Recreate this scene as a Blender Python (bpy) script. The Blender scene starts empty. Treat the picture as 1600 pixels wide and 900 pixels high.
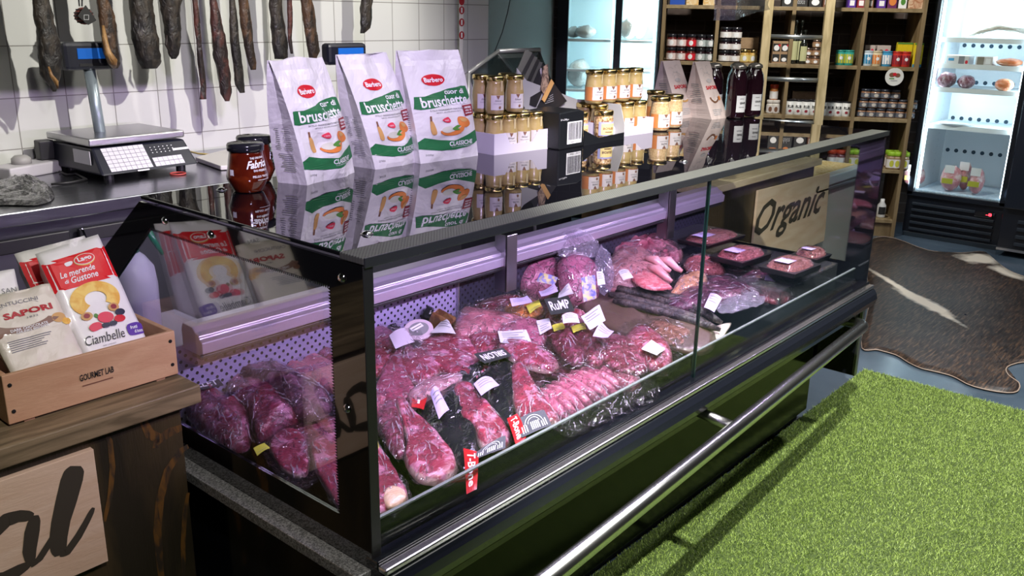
import bpy, bmesh, math, random
import numpy as np
from mathutils import Vector, Matrix, noise
S = bpy.context.scene
COL = S.collection
# ------------------------------------------------------------------ camera
CA, CB, CG, CF, CH = math.radians(40.404), math.radians(17.130), math.radians(1.085), 1396.86, 1.65
FW = Vector((math.cos(CA)*math.cos(CB), math.sin(CA)*math.cos(CB), -math.sin(CB)))
R0 = Vector((math.sin(CA), -math.cos(CA), 0)); U0 = R0.cross(FW)
RT = math.cos(CG)*R0 + math.sin(CG)*U0; UP = -math.sin(CG)*R0 + math.cos(CG)*U0
CAM = Vector((0, 0, CH))
cd = bpy.data.cameras.new('camera'); cam = bpy.data.objects.new('camera', cd); COL.objects.link(cam)
cd.sensor_width = 36; cd.lens = 36*CF/1600; cd.clip_start = .02
mw = Matrix((RT, UP, -FW)).transposed().to_4x4(); mw.translation = CAM; cam.matrix_world = mw
S.camera = cam
# ------------------------------------------------------------------ view and light
S.view_settings.view_transform = 'Standard'; S.view_settings.look = 'None'; S.view_settings.gamma = 1
S.view_settings.use_curve_mapping = False; S.view_settings.exposure = 0.55
S.cycles.use_denoising = True; S.cycles.max_bounces = 8; S.cycles.transparent_max_bounces = 24
S.cycles.caustics_reflective = False; S.cycles.caustics_refractive = False; S.cycles.sample_clamp_indirect = 4
w = bpy.data.worlds.new('world'); S.world = w; w.use_nodes = True
w.node_tree.nodes['Background'].inputs[0].default_value = (.75, .8, .85, 1); w.node_tree.nodes['Background'].inputs[1].default_value = .10

def lamp(kind, name, loc, to, power, col, size=.1, size_y=None, spot=None, blend=.4):
    l = bpy.data.lights.new(name, kind); l.energy = power; l.color = col
    if kind == 'AREA':
        l.size = size
        if size_y: l.shape = 'RECTANGLE'; l.size_y = size_y
    else: l.shadow_soft_size = size
    if spot: l.spot_size = math.radians(spot); l.spot_blend = blend
    o = bpy.data.objects.new(name, l); COL.objects.link(o); o.location = loc
    d = Vector(to) - Vector(loc); o.rotation_euler = d.to_track_quat('-Z', 'Y').to_euler()
    return o
WARM = (1, .96, .88); COOL = (.9, .96, 1); VIO = (.70, .56, 1)
lamp('SPOT', 'ceiling_spot_wall', (1.95, .95, 2.75), (2.1, 3.7, 1.5), 190, WARM, .02, spot=62)
lamp('SPOT', 'ceiling_spot_wall_far', (3.3, 2.3, 2.75), (2.2, 3.7, 1.4), 45, WARM, .03, spot=80)
lamp('SPOT', 'ceiling_spot_grass', (1.75, .45, 2.75), (2.9, .75, 0), 380, WARM, .022, spot=80)
lamp('SPOT', 'ceiling_spot_grass_near', (3.9, .1, 2.75), (3.6, .3, 0), 170, WARM, .05, spot=70)
lamp('SPOT', 'ceiling_spot_shelves', (5.6, 2.5, 2.75), (6.8, 3.0, 1.0), 110, WARM, .05, spot=100)
lamp('SPOT', 'ceiling_spot_counter', (.5, -.1, 2.75), (.5, 1.5, .9), 75, WARM, .05, spot=70)
lamp('SPOT', 'ceiling_spot_rug', (6.2, .4, 2.75), (5.8, 1.4, 0), 75, COOL, .1, spot=90)
lamp('SPOT', 'violet_wash', (.2, -.6, 2.7), (1.85, 1.75, 1.3), 250, VIO, .15, spot=40, blend=.9)
lamp('AREA', 'ceiling_panel', (2.8, .6, 2.8), (2.8, .6, 0), 22, (1, .98, .95), 3, 1.2)

# ------------------------------------------------------------------ pixel helpers (photograph frame 1600x900)
def ray(x, y): return FW*CF + RT*(x-800) - UP*(y-450)
def P(x, y, ax, v):
    i = 'xyz'.index(ax); d = ray(x, y); return CAM + d*((v-CAM[i])/d[i])
def PN(x, y, pt, n):
    d = ray(x, y); return CAM + d*((pt-CAM).dot(n)/d.dot(n))
# ------------------------------------------------------------------ materials
def nt(name):
    m = bpy.data.materials.new(name); m.use_nodes = True; t = m.node_tree; t.nodes.clear()
    o = t.nodes.new('ShaderNodeOutputMaterial'); return m, t, o
def N(t, k, **kw):
    n = t.nodes.new('ShaderNode'+k)
    for a, b in kw.items(): setattr(n, a, b)
    return n
def rgba(c): return (c[0], c[1], c[2], 1)
def srgb(*c):
    return tuple(((v/255)/12.92 if v/255 <= .04045 else ((v/255+.055)/1.055)**2.4) for v in c)
MC = {}
def ridge(t, sock):
    a = N(t, 'Math', operation='SUBTRACT'); a.inputs[1].default_value = .5; b = N(t, 'Math', operation='ABSOLUTE'); c = N(t, 'Math', operation='MULTIPLY_ADD', use_clamp=True)
    c.inputs[1].default_value = -7; c.inputs[2].default_value = 1; t.links.new(sock, a.inputs[0]); t.links.new(a.outputs[0], b.inputs[0]); t.links.new(b.outputs[0], c.inputs[0])
    d = N(t, 'Math', operation='POWER'); d.inputs[1].default_value = 1.6; t.links.new(c.outputs[0], d.inputs[0]); return d.outputs[0]
def mat(name, col=(.5,.5,.5), rough=.5, metal=0, coat=0, emit=None, es=0, ior=1.5, col2=None, ns=10, lo=.4, hi=.6,
        stretch=(1,1,1), bump=0, bs=60, det=4, rim=None, bstretch=None, trans=0, crease=0):
    if name in MC: return MC[name]
    m, t, o = nt(name); b = N(t, 'BsdfPrincipled'); t.links.new(b.outputs[0], o.inputs[0]); I = b.inputs
    I['Base Color'].default_value = rgba(col); I['Roughness'].default_value = rough; I['Metallic'].default_value = metal
    I['Coat Weight'].default_value = coat; I['Coat Roughness'].default_value = .11 if crease else .06; I['IOR'].default_value = ior
    I['Transmission Weight'].default_value = trans
    if emit: I['Emission Color'].default_value = rgba(emit); I['Emission Strength'].default_value = es
    tc = N(t, 'TexCoord')
    csock = None
    if col2:
        mp = N(t, 'Mapping'); mp.inputs['Scale'].default_value = stretch; t.links.new(tc.outputs['Object'], mp.inputs[0])
        nz = N(t, 'TexNoise'); nz.inputs['Scale'].default_value = ns; nz.inputs['Detail'].default_value = det; nz.inputs['Distortion'].default_value = .6
        t.links.new(mp.outputs[0], nz.inputs[0])
        r = N(t, 'ValToRGB'); r.color_ramp.elements[0].position = lo; r.color_ramp.elements[1].position = hi
        r.color_ramp.elements[0].color = rgba(col); r.color_ramp.elements[1].color = rgba(col2)
        t.links.new(nz.outputs[0], r.inputs[0]); csock = r.outputs[0]; t.links.new(csock, I['Base Color'])
    if rim:
        at = N(t, 'Attribute'); at.attribute_name = 'f'
        n2 = N(t, 'TexNoise'); n2.inputs['Scale'].default_value = 25; t.links.new(tc.outputs['Object'], n2.inputs[0])
        ad = N(t, 'Math', operation='MULTIPLY_ADD'); t.links.new(n2.outputs[0], ad.inputs[0]); ad.inputs[1].default_value = .35; t.links.new(at.outputs['Fac'], ad.inputs[2])
        r2 = N(t, 'ValToRGB'); r2.color_ramp.elements[0].position = rim[1]; r2.color_ramp.elements[1].position = min(1, rim[1]+.06)
        mr = N(t, 'Math', operation='MULTIPLY'); mr.inputs[1].default_value = .74; t.links.new(ad.outputs[0], mr.inputs[0]); t.links.new(mr.outputs[0], r2.inputs[0])
        mx = N(t, 'Mix', data_type='RGBA'); t.links.new(r2.outputs[0], mx.inputs[0])
        if csock: t.links.new(csock, mx.inputs[6])
        else: mx.inputs[6].default_value = rgba(col)
        mx.inputs[7].default_value = rgba(rim[0]); t.links.new(mx.outputs[2], I['Base Color'])
    if bump:
        mp = N(t, 'Mapping'); mp.inputs['Scale'].default_value = bstretch or stretch; t.links.new(tc.outputs['Object'], mp.inputs[0])
        nb = N(t, 'TexNoise'); nb.inputs['Scale'].default_value = bs; nb.inputs['Detail'].default_value = 3; nb.inputs['Distortion'].default_value = 1.2
        t.links.new(mp.outputs[0], nb.inputs[0])
        bp = N(t, 'Bump'); bp.inputs['Strength'].default_value = bump; bp.inputs['Distance'].default_value = .006
        t.links.new(nb.outputs[0], bp.inputs['Height']); t.links.new(bp.outputs[0], I['Normal']); cn = bp
        if crease:
            n3 = N(t, 'TexNoise'); n3.inputs['Scale'].default_value = crease; n3.inputs['Detail'].default_value = 1.5; n3.inputs['Distortion'].default_value = .7; t.links.new(mp.outputs[0], n3.inputs[0])
            cn = N(t, 'Bump'); cn.inputs['Strength'].default_value = 1; cn.inputs['Distance'].default_value = .016; t.links.new(ridge(t, n3.outputs[0]), cn.inputs['Height']); t.links.new(bp.outputs[0], cn.inputs['Normal'])
        t.links.new(cn.outputs[0], I['Coat Normal'])
    MC[name] = m; return m
def film(name, tint=(1,1,1), refl=.5, haze=0, hazecol=(.9,.9,.95), rough=.03, bump=0, bs=50, ior=1.5):
    if name in MC: return MC[name]
    m, t, o = nt(name)
    tr = N(t, 'BsdfTransparent'); tr.inputs[0].default_value = rgba(tint)
    gl = N(t, 'BsdfGlossy'); gl.inputs['Roughness'].default_value = rough
    lw = N(t, 'LayerWeight'); pw = N(t, 'Math', operation='POWER'); pw.inputs[1].default_value = 5; t.links.new(lw.outputs['Facing'], pw.inputs[0])
    mu = N(t, 'Math', operation='MULTIPLY_ADD', use_clamp=True); mu.inputs[1].default_value = .9; mu.inputs[2].default_value = .055+refl
    t.links.new(pw.outputs[0], mu.inputs[0])
    mx = N(t, 'MixShader'); t.links.new(mu.outputs[0], mx.inputs[0])
    base = tr
    if haze:
        df = N(t, 'BsdfDiffuse'); df.inputs[0].default_value = rgba(hazecol)
        m0 = N(t, 'MixShader'); m0.inputs[0].default_value = haze; t.links.new(tr.outputs[0], m0.inputs[1]); t.links.new(df.outputs[0], m0.inputs[2]); base = m0
    t.links.new(base.outputs[0], mx.inputs[1]); t.links.new(gl.outputs[0], mx.inputs[2]); t.links.new(mx.outputs[0], o.inputs[0])
    if bump:
        tc = N(t, 'TexCoord'); nb = N(t, 'TexNoise'); nb.inputs['Scale'].default_value = bs; nb.inputs['Distortion'].default_value = 1.5
        t.links.new(tc.outputs['Object'], nb.inputs[0]); bp = N(t, 'Bump'); bp.inputs['Strength'].default_value = min(1, bump); bp.inputs['Distance'].default_value = .010*bump
        nb.inputs['Detail'].default_value = 1.5; t.links.new(ridge(t, nb.outputs[0]), bp.inputs['Height']); t.links.new(bp.outputs[0], gl.inputs['Normal']); t.links.new(bp.outputs[0], lw.inputs['Normal'])
    MC[name] = m; return m
BLACK = mat('black_gloss', (.006,.007,.010), .12, coat=.5)
BLACKM = mat('black_matt', (.012,.012,.014), .45)
DARKP = mat('dark_plastic', (.007,.008,.018), .4)
STEEL = mat('brushed_steel', (.42,.42,.43), .28, 1, bump=.15, bs=80, bstretch=(.05,1,8))
CHROME = mat('chrome', (.8,.82,.84), .08, 1)
ALU = mat('aluminium', (.55,.56,.58), .35, 1)
WHITE = mat('white_print', (.85,.85,.87), .5)
PAPER = mat('paper_label', (.60,.60,.63), .55)
GLASS = film('clear_glass', (.94,.965,.96), -.032, rough=.004)
WRAP = film('vacuum_plastic', (.985,.975,.99), .0, .004, rough=.12, bump=2.4, bs=30)
EGLASS = film('end_pane_glass', (.90,.93,.93), .10, rough=.004)
FOLD_GLINT = film('fold_glint', (.97,.95,.98), .10, .30, (.80,.72,.84), rough=.10)  # whitish haze paints glints along the bag creases
JGLASS = film('jar_glass', (.97,.98,.97), .02, rough=.03)
# ------------------------------------------------------------------ mesh building
class MB:
    def __init__(s): s.v = []; s.f = []; s.a = []
    def add(s, vs, fs, att=None):
        k = len(s.v); s.v += [tuple(v) for v in vs]; s.f += [tuple(i+k for i in f) for f in fs]
        s.a += list(att) if att else [0]*len(vs); return s
    def box(s, x0, x1, y0, y1, z0, z1):
        v = [(x, y, z) for z in (z0, z1) for y in (y0, y1) for x in (x0, x1)]
        return s.add(v, [(0,2,3,1), (4,5,7,6), (0,1,5,4), (2,6,7,3), (0,4,6,2), (1,3,7,5)])
    def hexa(s, v): return s.add(v, [(0,2,3,1), (4,5,7,6), (0,1,5,4), (2,6,7,3), (0,4,6,2), (1,3,7,5)])
    def prism(s, poly, n, fmap=None):      # poly 3D points, extrude by vector n
        n = Vector(n); k = len(poly); p = [Vector(q) for q in poly]
        return s.add(p + [q+n for q in p], [tuple(range(k))[::-1], tuple(range(k, 2*k))] + [(i, (i+1) % k, (i+1) % k+k, i+k) for i in range(k)])
    def lathe(s, prof, seg=20, c=(0,0,0), ax='z', a0=0, a1=2*math.pi, cap=True):
        full = abs(a1-a0-2*math.pi) < 1e-6; m = seg if full else seg+1; vs = []; fs = []
        for r, h in prof:
            for i in range(m):
                a = a0+(a1-a0)*i/seg; p = (r*math.cos(a), r*math.sin(a), h)
                if ax == 'x': p = (p[2], p[0], p[1])
                elif ax == 'y': p = (p[0], p[2], p[1])
                vs.append((p[0]+c[0], p[1]+c[1], p[2]+c[2]))
        for j in range(len(prof)-1):
            for i in range(seg):
                i2 = (i+1) % m; fs.append((j*m+i, j*m+i2, (j+1)*m+i2, (j+1)*m+i))
        if full and cap: fs += [tuple(range(m))[::-1], tuple((len(prof)-1)*m+i for i in range(m))]
        return s.add(vs, fs)
    def tube(s, pts, r, seg=10, cap=True):
        pts = [Vector(p) for p in pts]; n = len(pts); rs = r if isinstance(r, (list, tuple)) else [r]*n; vs = []; up = Vector((0,0,1)); fs = []
        for i, p in enumerate(pts):
            d = (pts[min(i+1, n-1)] - pts[max(i-1, 0)]).normalized()
            a = d.cross(up)
            if a.length < .05: a = d.cross(Vector((1,0,0)))
            a.normalize(); b = d.cross(a)
            if i and a.dot(pa) < 0: a = -a; b = -b
            pa = a
            for k in range(seg):
                t = 2*math.pi*k/seg; vs.append(p + (a*math.cos(t) + b*math.sin(t))*rs[i])
        for i in range(n-1):
            for k in range(seg): k2 = (k+1) % seg; fs.append((i*seg+k, i*seg+k2, (i+1)*seg+k2, (i+1)*seg+k))
        if cap: fs += [tuple(range(seg))[::-1], tuple((n-1)*seg+k for k in range(seg))]
        return s.add(vs, fs)
    def ball(s, c, r, sc=(1,1,1), seg=12):
        pr = [(max(1e-4, math.sin(math.pi*i/8)), -math.cos(math.pi*i/8)) for i in range(9)]; k = len(s.v); s.lathe(pr, seg)
        for i in range(k, len(s.v)):
            v = s.v[i]; s.v[i] = (c[0]+v[0]*r*sc[0], c[1]+v[1]*r*sc[1], c[2]+v[2]*r*sc[2])
        return s
    def build(s, name, m, parent=None, smooth=False, bevel=0, world=False):
        me = bpy.data.meshes.new(name)
        v = s.v
        if world and parent is not None:
            im = root_matrix(parent).inverted(); v = [tuple(im @ Vector(q)) for q in v]
        me.from_pydata(v, [], s.f)
        if any(s.a):
            at = me.attributes.new('f', 'FLOAT', 'POINT'); at.data.foreach_set('value', [float(q) for q in s.a])
        bm = bmesh.new(); bm.from_mesh(me); bmesh.ops.recalc_face_normals(bm, faces=bm.faces); bm.to_mesh(me); bm.free()
        me.materials.append(m)
        if smooth: me.polygons.foreach_set('use_smooth', [True]*len(me.polygons))
        o = bpy.data.objects.new(name, me); COL.objects.link(o)
        if parent is not None: o.parent = parent
        if bevel:
            b = o.modifiers.new('bevel', 'BEVEL'); b.width = bevel; b.segments = 2; b.limit_method = 'ANGLE'
        return o
def root_matrix(o):
    m = o.matrix_basis.copy()
    while o.parent: o = o.parent; m = o.matrix_basis @ m
    return m
def tag(o, label, cat, group=None, kind=None):
    if label: o['label'] = label
    if cat: o['category'] = cat
    if group: o['group'] = group
    if kind: o['kind'] = kind
    return o
def thing(name, label, cat, loc=(0,0,0), rz=0, group=None):
    o = bpy.data.objects.new(name, None); COL.objects.link(o); o.empty_display_size = .05
    o.location = loc; o.rotation_euler = (0, 0, rz); tag(o, label, cat, group); return o
def struct(o): o['kind'] = 'structure'; return o
def dup(root, loc, rz=None, label=None, group=None, scale=None):
    def cp(o, par):
        c = o.copy(); COL.objects.link(c); c.parent = par
        for ch in list(o.children): cp(ch, c)
        return c
    r = cp(root, None); r.location = loc
    if rz is not None: r.rotation_euler = (0, 0, rz)
    if label: r['label'] = label
    if group: r['group'] = group
    if scale: r.scale = scale
    return r
# ------------------------------------------------------------------ flat writing and printing
TC = {}
def text2d(s, bold=0, shear=0):
    k = (s, bold, shear)
    if k in TC: return TC[k]
    c = bpy.data.curves.new('t', 'FONT'); c.body = s; c.offset = bold; c.shear = shear; c.resolution_u = 2; c.align_x = 'LEFT'
    o = bpy.data.objects.new('t', c); COL.objects.link(o); bpy.context.view_layer.update()
    me = bpy.data.meshes.new_from_object(o.evaluated_get(bpy.context.evaluated_depsgraph_get()))
    vs = [(v.co.x, v.co.y) for v in me.vertices]; fs = [tuple(p.vertices) for p in me.polygons]
    bpy.data.objects.remove(o); bpy.data.meshes.remove(me); bpy.data.curves.remove(c)
    if vs:
        x0 = min(v[0] for v in vs); x1 = max(v[0] for v in vs); y0 = min(v[1] for v in vs); y1 = max(v[1] for v in vs)
        vs = [((x-x0)/max(x1-x0, 1e-6), (y-y0)/max(y1-y0, 1e-6)) for x, y in vs]
    TC[k] = (vs, fs); return TC[k]
def smoothloop(pts, n=36):
    out = []; k = len(pts); L = [0]
    for i in range(k*6):
        j, t = divmod(i, 6); t /= 6
        p0, p1, p2, p3 = (pts[(j+q) % k] for q in (-1, 0, 1, 2))
        out.append(tuple(.5*(2*b + (c-a)*t + (2*a-5*b+4*c-d)*t*t + (3*b-a-3*c+d)*t**3) for a, b, c, d in zip(p0, p1, p2, p3)))
    st = len(out)/n; return [out[int(i*st)] for i in range(n)]
def printon(parent, name, surf, elems, world=False):
    """elems: (kind, colour material, layer, data...) in u,v of surf(u,v,offset)."""
    by = {}
    for e in elems:
        kind, m, lay = e[:3]; mb = by.setdefault(m.name, (m, MB()))[1]; off = .0008*lay
        if kind == 'text':
            _, _, _, s, x0, y0, x1, y1 = e[:8]; o = e[8] if len(e) > 8 else {}
            vs, fs = text2d(s, o.get('bold', 0), o.get('shear', 0)); sl = o.get('slope', 0)
            mb.add([surf(x0+(x1-x0)*a, y0+(y1-y0)*b+sl*a, off) for a, b in vs], fs)
        else:
            if kind == 'rect': x0, y0, x1, y1 = e[3:7]; lp = [(x0+(x1-x0)*i/6, y0) for i in range(6)] + [(x1, y0+(y1-y0)*i/6) for i in range(6)] + [(x1-(x1-x0)*i/6, y1) for i in range(6)] + [(x0, y1-(y1-y0)*i/6) for i in range(6)]
            elif kind == 'oval':
                cx, cy, rx, ry = e[3:7]; lp = [(cx+rx*math.cos(2*math.pi*i/24), cy+ry*math.sin(2*math.pi*i/24)) for i in range(24)]
            elif kind == 'blob': lp = smoothloop(e[3], 30)
            elif kind == 'poly':
                q = e[3]; lp = []
                for i in range(len(q)):
                    a, b = q[i], q[(i+1) % len(q)]; lp += [(a[0]+(b[0]-a[0])*t/4, a[1]+(b[1]-a[1])*t/4) for t in range(4)]
            elif kind == 'ring':
                cx, cy, rx, ry, th = e[3:8]; a0, a1 = (e[8], e[9]) if len(e) > 9 else (0, 2*math.pi); n = 28; vs = []
                for i in range(n+1):
                    a = a0+(a1-a0)*i/n
                    for q in (0, .5, 1): vs.append(surf(cx+(rx-th*q)*math.cos(a), cy+(ry-th*q*ry/rx)*math.sin(a), off))
                mb.add(vs, [(3*i+j, 3*i+3+j, 3*i+4+j, 3*i+1+j) for i in range(n) for j in (0, 1)]); continue
            k = len(lp); cx = sum(p[0] for p in lp)/k; cy = sum(p[1] for p in lp)/k; R = 5
            vs = [surf(cx, cy, off)] + [surf(cx+(p[0]-cx)*r/R, cy+(p[1]-cy)*r/R, off) for r in range(1, R+1) for p in lp]
            fs = [(0, 1+i, 1+(i+1) % k) for i in range(k)] + [(1+r*k+i, 1+(r+1)*k+i, 1+(r+1)*k+(i+1) % k, 1+r*k+(i+1) % k) for r in range(R-1) for i in range(k)]
            mb.add(vs, fs)
    out = []
    for m, mb in by.values(): out.append(mb.build(name, m, parent, world=world))
    return out
# ================================================================== the room
def tile_mat():
    m, t, o = nt('white_tiles'); b = N(t, 'BsdfPrincipled'); t.links.new(b.outputs[0], o.inputs[0])
    tc = N(t, 'TexCoord'); mp = N(t, 'Mapping'); mp.inputs['Rotation'].default_value = (math.pi/2, 0, 0); mp.inputs['Location'].default_value = (-.0195, 0, 0)
    sp = N(t, 'SeparateXYZ'); cb = N(t, 'CombineXYZ'); t.links.new(tc.outputs['Object'], sp.inputs[0])
    ax = N(t, 'Math', operation='ADD'); ax.inputs[1].default_value = .145; t.links.new(sp.outputs[0], ax.inputs[0])
    az = N(t, 'Math', operation='ADD'); az.inputs[1].default_value = .045; t.links.new(sp.outputs[2], az.inputs[0])
    t.links.new(ax.outputs[0], cb.inputs[0]); t.links.new(az.outputs[0], cb.inputs[1])
    br = N(t, 'TexBrick'); br.offset = 0; br.inputs['Scale'].default_value = 1; br.inputs['Brick Width'].default_value = .193; br.inputs['Row Height'].default_value = .1925
    br.inputs['Mortar Size'].default_value = .0022; br.inputs['Mortar Smooth'].default_value = .3
    br.inputs['Color1'].default_value = (.72,.73,.70,1); br.inputs['Color2'].default_value = (.68,.69,.66,1); br.inputs['Mortar'].default_value = (.30,.29,.27,1)
    t.links.new(cb.outputs[0], br.inputs[0]); t.links.new(br.outputs['Color'], b.inputs['Base Color']); b.inputs['Roughness'].default_value = .13
    bp = N(t, 'Bump'); bp.inputs['Strength'].default_value = .5; bp.inputs['Distance'].default_value = .002; bp.invert = True
    t.links.new(br.outputs['Fac'], bp.inputs['Height']); t.links.new(bp.outputs[0], b.inputs['Normal'])
    return m
def brick_mat():
    m, t, o = nt('dark_brick'); b = N(t, 'BsdfPrincipled'); t.links.new(b.outputs[0], o.inputs[0])
    tc = N(t, 'TexCoord'); sp = N(t, 'SeparateXYZ'); cb = N(t, 'CombineXYZ'); t.links.new(tc.outputs['Object'], sp.inputs[0])
    t.links.new(sp.outputs[0], cb.inputs[0]); t.links.new(sp.outputs[2], cb.inputs[1])
    br = N(t, 'TexBrick'); br.inputs['Scale'].default_value = 1; br.inputs['Brick Width'].default_value = .24; br.inputs['Row Height'].default_value = .085; br.inputs['Mortar Size'].default_value = .005
    br.inputs['Color1'].default_value = (.085,.058,.048,1); br.inputs['Color2'].default_value = (.055,.042,.038,1); br.inputs['Mortar'].default_value = (.12,.10,.09,1)
    t.links.new(cb.outputs[0], br.inputs[0]); t.links.new(br.outputs['Color'], b.inputs['Base Color']); b.inputs['Roughness'].default_value = .8
    return m
GREYW = mat('grey_paint', (.13,.122,.118), .6)
struct(MB().box(-1.8, 4.085, 3.7, 3.8, 0, 2.9).build('wall_back', tile_mat()))
struct(MB().prism([(4.085,3.7,0), (5.845,4.59,0), (5.845,4.70,0), (4.085,3.85,0)], (0,0,2.9)).build('wall_grey', GREYW))
SA = Vector((7.2, 2.2, 0)); SU = Vector((-.5, .866, 0)); SW = Vector((.866, .5, 0))
def SP(s, d, z): return SA + SU*s + SW*d + Vector((0,0,z))
wb = MB().prism([(-.28, -.1, 0), (4.2, -.1, 0), (4.2, .0, 0), (-.28, .0, 0)], (0,0,2.9)).build('wall_far', brick_mat())
wb.location = SP(0, .46, 0); wb.rotation_euler = (0, 0, math.radians(120)); wb.location = SP(0, .60, 0); struct(wb)
for nm, bx in (('wall_right', (8.2, 8.3, -4, 2.30)), ('wall_left', (-1.9, -1.8, -4, 3.8)), ('wall_front', (-1.8, 9.3, -4.1, -4))):
    struct(MB().box(*bx, 0, 2.9).build(nm, GREYW))
struct(MB().box(-1.9, 9.3, -4.1, 6.5, 2.9, 3.0).build('ceiling', mat('ceiling_paint', (.10,.10,.11), .8)))
FLOOR = mat('blue_grey_epoxy', (.05,.075,.105), .2, col2=(.09,.125,.17), ns=1.7, lo=.35, hi=.7, bump=.03, bs=8)
struct(MB().box(-1.9, 9.3, -4.1, 6.5, -.1, 0).build('floor', FLOOR))
# ------------------------------------------------------------------ artificial grass
def grass():
    root = thing('artificial_grass_mat', 'bright green artificial grass mat lying along the front of the display counter', 'grass mat', (3, 0, 0))
    MB().box(-1.2, 4.235, -2.6, 1.325, .001, .008).build('backing', mat('grass_backing', (.045,.075,.015), .9), root, world=True)
    rng = np.random.default_rng(3); n = 420000
    x = rng.uniform(1.2, 4.24, n); y = rng.uniform(-1.1, 1.328, n)
    # only the stretch in front of the counter the lens could see needs blades
    keep = (y > -1.1+.0*x) & (x > 1.2); x = x[keep]; y = y[keep]; n = len(x)
    a = rng.uniform(0, 2*np.pi, n); h = rng.uniform(.005, .013, n); wd = rng.uniform(.0010, .0019, n); l = rng.uniform(.002, .012, n); la = rng.uniform(0, 2*np.pi, n)
    v = np.zeros((n, 3, 3)); v[:, 0] = np.stack([x-wd*np.cos(a), y-wd*np.sin(a), np.full(n, .006)], 1); v[:, 1] = np.stack([x+wd*np.cos(a), y+wd*np.sin(a), np.full(n, .006)], 1)
    v[:, 2] = np.stack([x+l*np.cos(la), y+l*np.sin(la), .006+h], 1); v[:, :, 0] -= 3
    me = bpy.data.meshes.new('grass_blades'); me.vertices.add(3*n); me.loops.add(3*n); me.polygons.add(n)
    me.vertices.foreach_set('co', v.ravel()); me.loops.foreach_set('vertex_index', np.arange(3*n)); me.polygons.foreach_set('loop_start', np.arange(0, 3*n, 3))
    me.update(); me.validate()
    me.materials.append(mat('grass_blade', (.15,.27,.03), .5, col2=(.50,.64,.18), ns=300, lo=.3, hi=.75))
    o = bpy.data.objects.new('grass_blades', me); COL.objects.link(o); o.parent = root; o['kind'] = 'stuff'
grass()
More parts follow.
